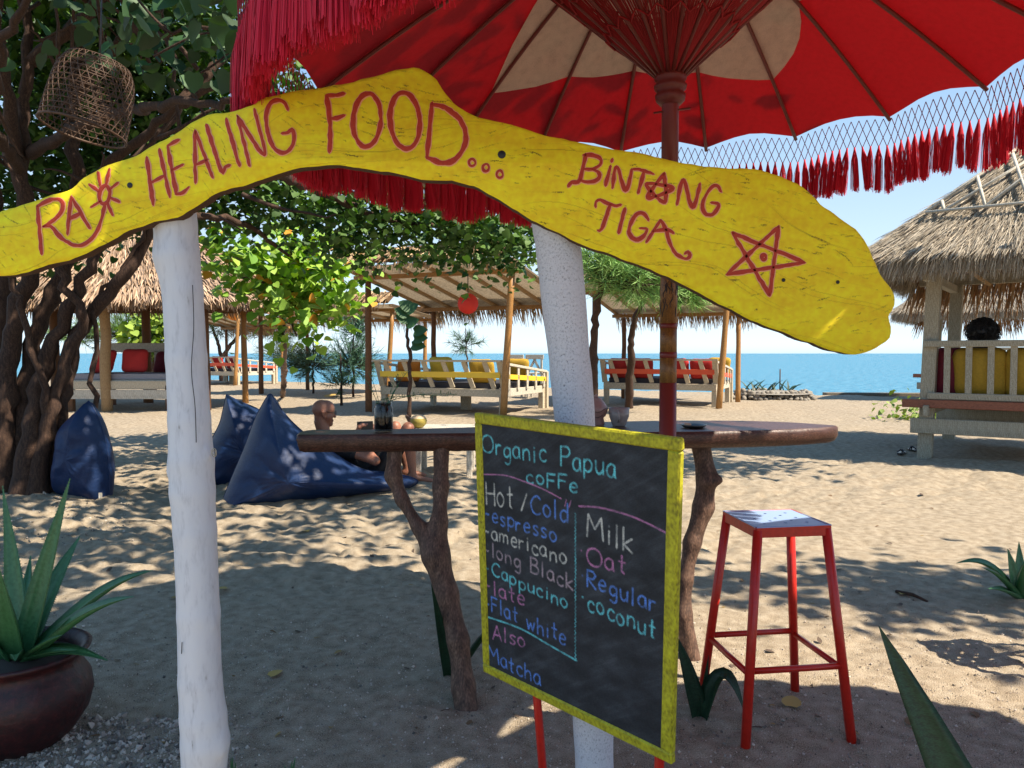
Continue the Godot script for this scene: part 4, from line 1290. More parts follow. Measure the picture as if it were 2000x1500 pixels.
# ---------------------------------------------------------------- bean bags, the man, the white table
func bag(label, px_outline, cpx, d, thick, turn, fold):
	var c = at(cpx[0], cpx[1], d)
	var o = thing("bean_bag", label, "bean bag", Vector3(c.x, 0, c.z), 0.0, "navy blue beach bean bags")
	var axis = Vector3(sin(turn), 0, cos(turn))
	var loop = []
	for q in px_outline:
		var p = at(q[0], q[1], d)
		p.z = c.z + (p.x - c.x) * -tan(turn)
		loop.append(p)
	loop.append(loop[0])
	loop = smooth_line(loop, 0.035); loop.pop_back()
	var st = new_st()
	pillow(st, loop, c, thick, axis, 14, fold, 0.035)
	var body = part(st, "cover", M.navy_cloth, o, true)
	st = new_st()
	loop.append(loop[0])
	tube(st, loop, 0.006, 5, false)
	part(st, "seam", M.navy_cloth, body, true)
	return o
func middle_things():
	bag("large navy bean bag that the bald man leans against", [[435, 992], [448, 955], [466, 910], [484, 865], [500, 820], [512, 795], [529, 769], [540, 785], [560, 812], [590, 842], [620, 862], [650, 886], [690, 912], [735, 928], [790, 934], [813, 945], [795, 957], [760, 962], [700, 968], [620, 978], [540, 984], [480, 990]], [580, 925], 7.25, 0.47, 0.12, 1.0)
	var o = bag("navy bean bag behind the large one, half hidden", [[446, 770], [470, 784], [510, 806], [535, 850], [560, 900], [575, 950], [540, 962], [480, 960], [416, 956], [400, 950], [404, 900], [418, 862], [434, 826], [440, 800]], [480, 880], 8.3, 0.4, 0.3, 8.0)
	o = bag("navy bean bag standing against the tree trunk on the left", [[174, 783], [186, 800], [198, 826], [208, 860], [215, 905], [217, 950], [212, 984], [190, 984], [150, 976], [118, 968], [108, 950], [112, 905], [116, 868], [122, 834], [144, 810], [160, 796]], [162, 890], 7.0, 0.27, -0.1, 5.0)
	var st = new_st(false)
	box(st, at(196, 968, 6.68), Vector3(0.03, 0.05, 0.004), Basis(), 0.0)
	part(st, "care_label", M.white_paint, o, true)
	man()
	var t = thing("side_table", "low white wooden side table behind the bar table's forked leg", "table", Vector3(-0.72, 0.04, -8.35))
	st = new_st(false)
	box(st, Vector3(0, 0.52, 0), Vector3(0.62, 0.04, 0.62))
	part(st, "tabletop", M.white_paint, t)
	for q in [[-1, -1], [1, -1], [1, 1], [-1, 1]]:
		st = new_st(false)
		box(st, Vector3(q[0] * 0.27, 0.235, q[1] * 0.27), Vector3(0.06, 0.53, 0.06))
		part(st, "leg", M.white_paint, t)
	var cc = thing("coconut", "opened green coconut with pale cut top on the white side table", "coconut", Vector3(-1.0, 0.58, -8.2))
	st = new_st()
	lathe(st, [Vector2(0.0, 0.0), Vector2(0.05, 0.01), Vector2(0.085, 0.05), Vector2(0.09, 0.08), Vector2(0.082, 0.105)], 20)
	part(st, "husk", M.husk, cc)
	st = new_st()
	lathe(st, [Vector2(0.082, 0.104), Vector2(0.073, 0.122), Vector2(0.04, 0.14), Vector2(0.0, 0.142)], 20)
	part(st, "cut_top", M.coconut_flesh, cc)

func head(bones, c, F, U, s):
	var S = F.cross(U).normalized()
	var P = func(f, u, r): return c + (F * f + U * u + S * r) * s
	bones.append([P.call(-0.028, 0.035, 0), P.call(0.012, 0.04, 0), 0.078 * s, 0.074 * s])
	bones.append([P.call(-0.02, 0.03, 0), P.call(0.02, -0.05, 0), 0.068 * s, 0.05 * s])
	bones.append([P.call(0.03, -0.06, 0), P.call(0.06, -0.085, 0), 0.04 * s, 0.026 * s])
	bones.append([P.call(0.072, 0.012, 0), P.call(0.094, -0.02, 0), 0.009 * s, 0.013 * s])
	bones.append([P.call(0.054, 0.03, -0.034), P.call(0.054, 0.03, 0.034), 0.02 * s, 0.02 * s])
	bones.append([P.call(0.035, -0.02, -0.03), P.call(0.035, -0.02, 0.03), 0.042 * s, 0.042 * s])
	bones.append([P.call(0.075, -0.055, -0.012), P.call(0.075, -0.055, 0.012), 0.011 * s, 0.011 * s])
	for e in [-1.0, 1.0]:
		bones.append([P.call(-0.004, 0.02, 0.078 * e), P.call(0.0, -0.03, 0.076 * e), 0.011 * s, 0.009 * s])
		bones.append([P.call(-0.026, 0.02, 0.09 * e), P.call(-0.016, -0.012, 0.086 * e), 0.009 * s, 0.008 * s])
		bones.append([P.call(-0.004, 0.02, 0.084 * e), P.call(-0.026, 0.02, 0.09 * e), 0.009 * s, 0.009 * s])
		bones.append([P.call(0.058, 0.012, 0.032 * e), P.call(0.058, 0.012, 0.032 * e), 0.014 * s, 0.014 * s])
func hand(bones, wrist, palm_dir, curl_dir, s):
	var across = palm_dir.cross(curl_dir).normalized()
	var k = wrist + palm_dir * 0.075 * s
	bones.append([wrist, k + across * 0.025 * s, 0.024 * s, 0.016 * s])
	bones.append([wrist, k - across * 0.025 * s, 0.024 * s, 0.016 * s])
	var ln = [0.072, 0.082, 0.076, 0.06]
	for i in 4:
		var b = k + across * (0.033 - 0.022 * i) * s
		var j1 = b + (palm_dir * 0.75 + curl_dir * 0.6).normalized() * ln[i] * 0.5 * s
		var j2 = j1 + (palm_dir * 0.1 + curl_dir).normalized() * ln[i] * 0.5 * s
		bones.append([b, j1, 0.0095 * s, 0.0088 * s])
		bones.append([j1, j2, 0.0088 * s, 0.0075 * s])
	var tb = wrist + palm_dir * 0.025 * s + across * 0.03 * s
	var t1 = tb + (palm_dir * 0.7 + across * 0.5 + curl_dir * 0.4).normalized() * 0.042 * s
	bones.append([tb, t1, 0.014 * s, 0.011 * s])
	bones.append([t1, t1 + (palm_dir + curl_dir * 0.6).normalized() * 0.034 * s, 0.011 * s, 0.009 * s])
func man():
	var o = thing("person", "bald man in glasses and black clothes reclining on a bean bag with a phone", "person", Vector3(-1.5, 0.09, -7.8))
	var d = 7.8
	var hc = at(633, 807, d)
	var F = Vector3(0.93, -0.12, -0.33).normalized()
	var U = (Vector3(0.12, 1, 0) - F * F.dot(Vector3(0.12, 1, 0))).normalized()
	var neck = at(634, 850, d)
	var chest = at(660, 880, d)
	var belly = at(700, 912, d)
	var pelvis = at(738, 930, d)
	var sr = at(652, 872, d - 0.2)
	var sl = at(650, 866, d + 0.2)
	var er = at(733, 900, d - 0.3)
	var el = at(728, 892, d + 0.28)
	var wr = at(696, 849, d - 0.16)
	var wl = at(735, 850, d + 0.1)
	var hr = at(738, 930, d - 0.1)
	var hl = at(738, 926, d + 0.1)
	var kr = at(797, 836, d - 0.14)
	var kl = at(772, 834, d + 0.16)
	var ar = at(806, 926, d - 0.12)
	var al = at(796, 916, d + 0.2)
	var tr = at(842, 939, d - 0.1)
	var tl = at(828, 928, d + 0.22)
	var bones = []
	var hd = []
	head(hd, hc, F, U, 1.18)
	hd.append([hc - U * 0.05 - F * 0.03, neck, 0.062, 0.066])
	bones.append([hc - U * 0.09 - F * 0.03, neck, 0.06, 0.066])
	bones.append([neck, chest, 0.06, 0.11])
	bones.append([sr, sl, 0.065, 0.065])
	bones.append([chest, belly, 0.13, 0.13])
	bones.append([belly, pelvis, 0.13, 0.12])
	for a in [[sr, er, wr], [sl, el, wl]]:
		bones.append([a[0], a[1], 0.055, 0.042])
		bones.append([a[1], a[2], 0.043, 0.027])
	for a in [[hr, kr, ar, tr], [hl, kl, al, tl]]:
		bones.append([a[0], a[1], 0.09, 0.056])
		bones.append([a[1], a[1].lerp(a[2], 0.35), 0.056, 0.06])
		bones.append([a[1].lerp(a[2], 0.35), a[2], 0.06, 0.036])
		bones.append([a[2] - Vector3(0.03, 0.03, 0), a[3], 0.04, 0.026])
	var st = new_st()
	flesh(st, bones, 0.012, 0.009)
	var hb = []
	hand(hb, wr, Vector3(0.35, 0.9, 0.0).normalized(), Vector3(0.9, -0.1, -0.3).normalized(), 1.1)
	hand(hb, wl, Vector3(-0.25, 0.9, -0.1).normalized(), Vector3(-0.85, 0.0, -0.2).normalized(), 1.1)
	flesh(st, hb, 0.005, 0.004)
	flesh(st, hd, 0.0065, 0.006)
	part(st, "body", M.skin, o, true)
	st = new_st()
	flesh(st, [[neck.lerp(chest, 0.45), chest, 0.07, 0.13], [sr, sl, 0.08, 0.08], [chest, belly, 0.15, 0.15], [belly, pelvis, 0.15, 0.14], [sr, sr.lerp(er, 0.45), 0.075, 0.072], [sl, sl.lerp(el, 0.45), 0.075, 0.072]], 0.014, 0.012)
	part(st, "black_shirt", M.black_cloth, o, true)
	st = new_st()
	flesh(st, [[belly.lerp(pelvis, 0.6), pelvis, 0.14, 0.145], [hr, hr.lerp(kr, 0.72), 0.115, 0.09], [hl, hl.lerp(kl, 0.72), 0.115, 0.09]], 0.014, 0.012)
	part(st, "black_shorts", M.black_cloth, o, true)
	var S = F.cross(U).normalized()
	var s = 1.2
	st = new_st()
	for e in [-1.0, 1.0]:
		var c = hc + (F * 0.094 + U * 0.014 + S * 0.033 * e) * s
		var ring = []
		for k in 17: ring.append(c + (S * cos(TAU * k / 16.0) * 0.026 + U * sin(TAU * k / 16.0) * 0.018) * s)
		tube(st, ring, 0.0022, 5, false)
		tube(st, [c + S * 0.026 * e * s, hc + (F * -0.01 + U * 0.024 + S * 0.088 * e) * s], 0.003, 5)
	tube(st, [hc + (F * 0.093 + U * 0.018 - S * 0.008) * s, hc + (F * 0.093 + U * 0.018 + S * 0.008) * s], 0.002, 5)
	part(st, "glasses", M.plastic_black, o, true)
	var ph = thing("mobile_phone", "black phone held sideways in the bald man's hands", "phone", at(713, 831, d - 0.02))
	st = new_st(false)
	box(st, at(713, 831, d - 0.02), Vector3(0.165, 0.085, 0.012), Basis(Vector3.UP, 0.45), 0.004)
	part(st, "case", M.plastic_black, ph, true)

# ---------------------------------------------------------------- thatch, huts, benches
func straw_mesh(w):
	var st = new_st()
	var p = [Vector3(0, 0, 0), Vector3(0, 0.55, 0.03), Vector3(0, 1, -0.02)]
	var ws = [w * 0.5, w * 0.42, w * 0.12]
	for i in 2:
		quad(st, p[i] - Vector3(ws[i], 0, 0), p[i] + Vector3(ws[i], 0, 0), p[i + 1] + Vector3(ws[i + 1], 0, 0), p[i + 1] - Vector3(ws[i + 1], 0, 0), Vector3(0, 0, 1))
	st.generate_normals()
	return st.commit()
func thatch(parent, corners, n, ln, fringe, tone, seed_at, w = 0.02, thick = 0.12):       # corners: eave left, eave right, ridge right, ridge left
	var A = corners[0]
	var B = corners[1]
	var C = corners[2]
	var D = corners[3]
	var up = (B - A).cross(D - A)
	if C.distance_to(D) < 0.01 and up.length() < 1e-6: up = (B - A).cross(C - A)
	up = up.normalized()
	if up.y < 0: up = -up
	var st = new_st(false)
	var dn = -up * thick
	quad(st, A, B, C, D, up)
	quad(st, A + dn, B + dn, C + dn, D + dn, -up)
	quad(st, A, B, B + dn, A + dn, A - D)
	quad(st, A, D, D + dn, A + dn, A - B)
	quad(st, B, C, C + dn, B + dn, B - A)
	quad(st, C, D, D + dn, C + dn, D - A)
	part(st, "thatch_slope", M.thatch_base, parent, true)
	var rr := RandomNumberGenerator.new(); rr.seed = seed_at
	var frames = []
	var cols = []
	for i in n:
		var u = rr.randf()
		var v = pow(rr.randf(), 1.1)
		var hang = rr.randf() < 0.3
		if hang: v = rr.randf() * 0.06
		var e = A.lerp(B, u)
		var g = D.lerp(C, u)
		var slope = (e - g).normalized()
		var p = e.lerp(g, v) + up * rr.randf_range(0.0, 0.05)
		var y = (slope + (B - A).normalized() * rr.randfn(0, 0.16) + up * rr.randf_range(0.0, 0.13)).normalized()
		var length = ln * rr.randf_range(0.6, 1.2)
		if hang:
			p -= up * rr.randf_range(0.0, thick)
			y = (slope * 0.55 + Vector3.DOWN * rr.randf_range(0.5, 1.3) + (B - A).normalized() * rr.randfn(0, 0.14)).normalized()
			length = fringe * rr.randf_range(0.5, 1.15)
		var z = (up + Vector3(rr.randfn(0, 0.5), rr.randfn(0, 0.3), rr.randfn(0, 0.5))).normalized()
		var x = y.cross(z).normalized()
		z = x.cross(y)
		frames.append(Transform3D(Basis(x, y * length, z * length), p))
		var k = rr.randf_range(0.55, 1.25)
		var c = tone[0].lerp(tone[1], rr.randf())
		cols.append(Color(c.r * k, c.g * k, c.b * k))
	copies(straw_mesh(w), "straw", M.straw, parent, frames, cols)
func post(parent, a, b, r, mt, called = "post", sides = 10):
	var st = new_st()
	var pts = []
	var rr = []
	for i in 7:
		var f = i / 6.0
		pts.append(a.lerp(b, f) + Vector3(wave.get_noise_2d(i * 3.0, a.x * 5.0), 0, wave.get_noise_2d(i * 3.0, a.z * 5.0)) * r * 0.35 * sin(PI * f))
		rr.append(r * (1.08 - 0.16 * f + wave.get_noise_2d(i * 5.0, a.x) * 0.08))
	tube(st, pts, rr, sides)
	return part(st, called, M[mt], parent)
func beam(parent, a, b, w, t, mt, called = "beam", hint = Vector3.UP):
	var st = new_st(false)
	bar(st, a, b, w, t, hint)
	return part(st, called, M[mt], parent)
func bench(called, label, pos, turn, w, dp, rail, group):
	var o = thing(called, label, "bench", pos, turn, group)
	var h = w * 0.5
	for q in [[-1, 0], [1, 0], [1, -1], [-1, -1]]: beam(o, Vector3(q[0] * (h - 0.06), -0.05, q[1] * (dp - 0.1)), Vector3(q[0] * (h - 0.06), 0.62, q[1] * (dp - 0.1)), 0.13, 0.13, "pale_timber", "leg", Vector3.BACK)
	beam(o, Vector3(0, -0.05, -dp * 0.5), Vector3(0, 0.4, -dp * 0.5), 0.2, 0.2, "weathered", "middle_leg", Vector3.BACK)
	for z in [0.07, -dp - 0.03]: beam(o, Vector3(-h, 0.5, z), Vector3(h, 0.5, z), 0.17, 0.05, "pale_timber", "base_beam", Vector3.BACK)
	for x in [-h + 0.03, h - 0.03]: beam(o, Vector3(x, 0.5, 0.04), Vector3(x, 0.5, -dp), 0.05, 0.17, "white_paint", "base_beam")
	var planks = 6
	for i in planks: beam(o, Vector3(-h + 0.06, 0.57, -dp * (i + 0.5) / planks), Vector3(h - 0.06, 0.57, -dp * (i + 0.5) / planks), dp / planks - 0.02, 0.03, "pale_timber", "seat_plank")
	beam(o, Vector3(-h + 0.1, 0.65, -dp * 0.5), Vector3(h - 0.1, 0.65, -dp * 0.5), dp - 0.15, 0.13, "dark_cloth", "mattress")
	for x in [-h + 0.02, h - 0.02]:
		var q = beam(o, Vector3(x, 0.6, 0.02), Vector3(x, 1.2, 0.26), 0.14, 0.05, "pale_timber", "back_post")
	var n = 6
	for i in n:
		var x = lerp(-h + 0.32, h - 0.3, i / float(n - 1))
		beam(o, Vector3(x + 0.05, 0.6, 0.045), Vector3(x - 0.09, 1.19, 0.26), 0.115, 0.025, "pale_timber", "back_slat", Vector3.BACK.cross(Vector3.UP).cross(Vector3.UP) * -1.0)
	beam(o, Vector3(-h - 0.08, 1.21, 0.27), Vector3(h + 0.05, 1.21, 0.27), 0.14, 0.045, "pale_timber", "top_rail")
	beam(o, Vector3(-h + 0.06, 0.9, 0.185), Vector3(h - 0.04, 0.9, 0.185), 0.025, 0.13, rail, "painted_rail")
	for s in [-1.0, 1.0]:
		var x = s * (h + 0.02)
		beam(o, Vector3(x, 1.16, 0.2), Vector3(x, 0.93, -dp), 0.07, 0.06, "white_paint", "arm_rail")
		beam(o, Vector3(x, 0.87, 0.1), Vector3(x, 0.74, -dp), 0.03, 0.11, rail, "painted_rail")
		for i in 5:
			var z = lerp(-0.15, -dp + 0.15, i / 4.0)
			beam(o, Vector3(x, 0.55, z), Vector3(x, lerp(1.1, 0.95, i / 4.0), z), 0.03, 0.1, "white_paint", "arm_slat", Vector3.BACK)
		beam(o, Vector3(x, 0.0, -dp), Vector3(x, 0.93, -dp), 0.1, 0.1, "pale_timber", "front_post", Vector3.BACK)
	return o
func shelter(called, label, pos, turn, w, dp, hi, lo, seed_at, group):
	var o = thing(called, label, "shelter", pos, turn, group)
	var h = w * 0.5 + 0.06
	post(o, Vector3(h + 0.04, -0.1, 0.34), Vector3(h + 0.24, hi + 0.02, 0.3), 0.075, "bamboo")
	post(o, Vector3(-h - 0.1, -0.1, 0.34), Vector3(-h - 0.12, hi, 0.3), 0.08, "brown_post")
	post(o, Vector3(h + 0.12, -0.1, -dp - 0.14), Vector3(h + 0.12, lo, -dp - 0.14), 0.07, "bamboo")
	post(o, Vector3(-h - 0.12, -0.1, -dp - 0.14), Vector3(-h - 0.12, lo, -dp - 0.14), 0.07, "brown_post")
	var fr = Vector3(0, hi + 0.06, 0.3)
	var bk = Vector3(0, lo + 0.06, -dp - 0.2)
	beam(o, fr - Vector3(h + 0.5, 0, 0), fr + Vector3(h + 0.5, 0, 0), 0.1, 0.1, "bamboo")
	beam(o, bk - Vector3(h + 0.5, 0, 0), bk + Vector3(h + 0.5, 0, 0), 0.1, 0.1, "bamboo")
	var up = Vector3(0, 0.08, 0)
	var run = (fr - bk).normalized()
	for i in 7:
		var x = lerp(-h - 0.4, h + 0.4, i / 6.0)
		beam(o, fr + up + run * 0.5 + Vector3(x, 0, 0), bk + up - run * 0.35 + Vector3(x, 0, 0), 0.09, 0.07, "timber", "rafter")
	var st = new_st(false)
	var a = fr + up * 1.55 + run * 0.5
	var b = bk + up * 1.55 - run * 0.35
	for i in 16:
		for j in 6:
			var q = []
			for e in [[0, 0], [1, 0], [1, 1], [0, 1]]:
				var f = (i + e[0]) / 16.0
				var g = (j + e[1]) / 6.0
				q.append(a.lerp(b, g) + Vector3(lerp(-h - 0.5, h + 0.5, f), wave.get_noise_2d(f * 12.0 + seed_at, g * 6.0) * 0.05, 0))
			quad(st, q[0], q[1], q[2], q[3], Vector3.DOWN)
	part(st, "tarp_lining", M.tarp, o)
	var T = world_of(o)
	var t = Vector3(0, 0.27, 0)
	var tone = [Color(0.34, 0.2, 0.1), Color(0.5, 0.36, 0.2)]
	var ridge = a + t + Vector3(0, 0.1, 0)
	var half = a.lerp(b, 0.8) + t
	thatch(o, [T * (b + t - Vector3(h + 0.55, 0, 0) - run * 0.1), T * (b + t + Vector3(h + 0.55, 0, 0) - run * 0.1), T * (half + Vector3(h + 0.55, 0, 0)), T * (half - Vector3(h + 0.55, 0, 0))], 2200, 0.4, 0.75, tone, seed_at, 0.03)
	var fe = ridge + Vector3(0, -0.28, 0.5)
	thatch(o, [T * (fe - Vector3(h + 0.55, 0, 0)), T * (fe + Vector3(h + 0.55, 0, 0)), T * (ridge + Vector3(h + 0.55, 0, 0)), T * (ridge - Vector3(h + 0.55, 0, 0))], 900, 0.35, 0.35, tone, seed_at + 1, 0.03)
	return o
func lantern(label, c, r, mt):
	var o = thing("paper_lantern", label, "lantern", c, 0.0, "round paper lanterns")
	var st = new_st()
	var prof = []
	for k in 25:
		var a = PI * k / 24.0
		prof.append(Vector2(max(0.03, sin(a) * r * (1.0 + (0.02 if k % 2 == 0 else -0.02))), -cos(a) * r))
	lathe(st, prof, 22)
	part(st, "shade", M[mt], o)
	st = new_st()
	tube(st, [Vector3(0, r, 0), Vector3(0, r + 0.55, 0)], 0.012, 5)
	part(st, "hanging_cord", M.plastic_black, o)
func loose_cushion(label, where, right, up, w, h, t, mt):
	var o = thing("cushion", label, "cushion", where)
	cushion(o, "cover", M[mt], where, right, up, w, h, t)
func bench_cushions(b, list):
	var T = world_of(b)
	for q in list:
		var up = (T.basis * Vector3(q[5] if q.size() > 5 else 0.0, 1, 0.32)).normalized()
		loose_cushion(q[0], T * Vector3(q[1], q[2], q[3]), T.basis.x, up, 0.62, 0.58, 0.26, q[4])
func far_things():
	var A = bench("lounge_bench", "white slatted lounge bench with yellow painted rail under the tarp roof", Vector3(-1.61, 0, -17.55), -0.42, 3.2, 2.4, "yellow_paint", "slatted lounge benches")
	shelter("thatched_shelter", "bamboo lean-to shelter with pale tarp lining over the yellow railed bench", Vector3(-1.61, 0, -17.55), -0.42, 3.2, 2.6, 3.08, 2.5, 41, "lean-to beach shelters")
	bench_cushions(A, [["orange cushion at the left end of the yellow railed bench", -0.95, 0.97, -0.12, "orange_cloth", 0.25], ["yellow cushion in the middle of the yellow railed bench", -0.05, 1.02, -0.12, "yellow_cloth"], ["mustard cushion at the right end of the yellow railed bench", 0.98, 0.97, -0.12, "mustard_cloth"], ["golden cushion against the right arm of the yellow railed bench", 1.3, 0.98, -1.3, "mustard_cloth", 0.2]])
	lantern("round red paper lantern under the central tarp roof", at(914, 593, 17.4), 0.235, "paper_red")
	var B = bench("lounge_bench", "slatted lounge bench with red painted rail near the water", Vector3(3.89, 0, -20.3), -0.42, 3.0, 2.3, "red_rail", "slatted lounge benches")
	shelter("thatched_shelter", "bamboo lean-to shelter with ragged thatch over the red railed bench", Vector3(3.89, 0, -20.3), -0.42, 3.0, 2.4, 2.95, 2.45, 47, "lean-to beach shelters")
	bench_cushions(B, [["bright red cushion at the left end of the red railed bench", -1.1, 0.97, -0.12, "red_cloth"], ["bright red cushion second from the left on the red railed bench", -0.5, 0.97, -0.12, "red_cloth", 0.05], ["bright red cushion right of the parasol pole on the red railed bench", 0.45, 0.97, -0.12, "red_cloth"], ["red cushion at the right end of the red railed bench", 1.1, 0.96, -0.12, "red_cloth"], ["orange cushion on the far corner of the red railed bench", 1.25, 0.99, -1.8, "mustard_cloth", 0.15]])
	var E = bench("lounge_bench", "distant slatted bench with red rail and dark cushions left of the leaves", Vector3(-13.1, 0, -33.6), -0.42, 3.0, 2.3, "red_rail", "slatted lounge benches")
	shelter("thatched_shelter", "distant lean-to shelter with orange lantern seen past the white post", Vector3(-13.1, 0, -33.6), -0.42, 3.0, 2.4, 3.1, 2.5, 53, "lean-to beach shelters")
	bench_cushions(E, [["dark red cushion on the distant bench by the orange lantern", 1.0, 0.97, -0.12, "dark_red_cloth"], ["red cushion on the distant bench by the orange lantern", 0.2, 0.97, -0.12, "red_cloth"]])
	lantern("round orange paper lantern under the distant shelter on the left", at(457, 611, 33.2), 0.33, "paper_orange")
	shelter("thatched_shelter", "brown thatched shelter between the leafy branch and the central lean-to", Vector3(-6.1, 0, -25.5), -0.3, 4.4, 2.4, 2.7, 2.5, 59, "lean-to beach shelters")
	left_pavilion()
	right_hut()
	# white chairs by the water
	for i in 2:
		var c = thing("white_chair", ["white wooden chair nearer the speckled post beyond the yellow bench", "white wooden chair farther from the speckled post beyond the yellow bench"][i], "chair", [Vector3(0.75, 0, -23.5), Vector3(0.15, 0, -23.9)][i], -0.3, "white beach chairs")
		for q in [[-1, -1], [1, -1], [1, 1], [-1, 1]]: beam(c, Vector3(q[0] * 0.22, -0.1, q[1] * 0.22), Vector3(q[0] * 0.22, 1.25 if q[1] > 0 else 0.75, q[1] * 0.22), 0.06, 0.06, "white_paint", "leg", Vector3.BACK)
		beam(c, Vector3(-0.27, 0.76, 0), Vector3(0.27, 0.76, 0), 0.5, 0.05, "white_paint", "seat")
		beam(c, Vector3(-0.28, 1.27, 0.22), Vector3(0.28, 1.27, 0.22), 0.05, 0.14, "white_paint", "top_rail")
		beam(c, Vector3(-0.2, 0.8, 0.22), Vector3(0.02, 1.22, 0.22), 0.07, 0.03, "white_paint", "back_slat", Vector3.BACK)
		beam(c, Vector3(0.2, 0.8, 0.225), Vector3(-0.02, 1.22, 0.225), 0.07, 0.03, "white_paint", "back_slat", Vector3.BACK)
	# round stone bed with spiky plants
	var s = thing("stone_bed", "low rough mound of grey stones by the sea", "planter", Vector3(7.9, 0, -23.2))
	for k in 44:
		for row in 3:
			var a = TAU * (k + 0.5 * (row % 2)) / 44.0
			var st = new_st()
			ball(st, Vector3(cos(a) * (1.2 - row * 0.1 + R.randfn(0, 0.05)), 0.03 + row * 0.09 + R.randfn(0, 0.02), sin(a) * (1.0 - row * 0.1)), Vector3(R.randf_range(0.05, 0.12), R.randf_range(0.04, 0.08), 0.085), Basis.from_euler(Vector3(R.randfn(0, 0.4), R.randf() * TAU, R.randfn(0, 0.4))), 4)
			part(st, "stone", M.stone_wall, s)
	var st = new_st()
	lathe(st, [Vector2(1.1, 0.18), Vector2(0.5, 0.25), Vector2(0.0, 0.27)], 20)
	part(st, "rubble", M.stone_wall, s)
	var p = thing("agave_plant", "dark spiky agave growing in the round stone bed", "plant", Vector3(7.9, 0.26, -23.2))
	for k in 26:
		var a = R.randf() * TAU
		var b0 = Vector3(7.9 + R.randf_range(-0.8, 0.6), 0.23, -23.2 + R.randf_range(-0.4, 0.4))
		aloe_leaf(p, b0, b0 + Vector3(cos(a) * 0.38, R.randf_range(0.15, 0.4), sin(a) * 0.3), Vector3(0, 0.06, 0), 0.03, "snake_plant", 0)
	st = new_st()
	tube(st, [Vector3(8.1, 0.2, -23.2), Vector3(8.1, 0.9, -23.2)], 0.018, 6)
	part(st, "flower_stalk", M.bark, p, true)
	# driftwood log
	var g = thing("driftwood_log", "grey brown driftwood log lying behind the white side table", "log", Vector3(-0.9, 0.08, -10.9))
	st = new_st()
	tube(st, smooth_line([Vector3(-1.75, 0.05, -11.2), Vector3(-1.2, 0.16, -11.0), Vector3(-0.7, 0.2, -10.9), Vector3(0.1, 0.24, -10.8)], 0.08), 0.12, 12)
	part(st, "trunk", M.smooth_bark, g, true)
	st = new_st()
	tube(st, [Vector3(-1.3, 0.2, -11.0), Vector3(-1.45, 0.42, -10.9), Vector3(-1.5, 0.5, -10.85)], [0.06, 0.04, 0.02], 8)
	part(st, "branch_stub", M.smooth_bark, g, true)

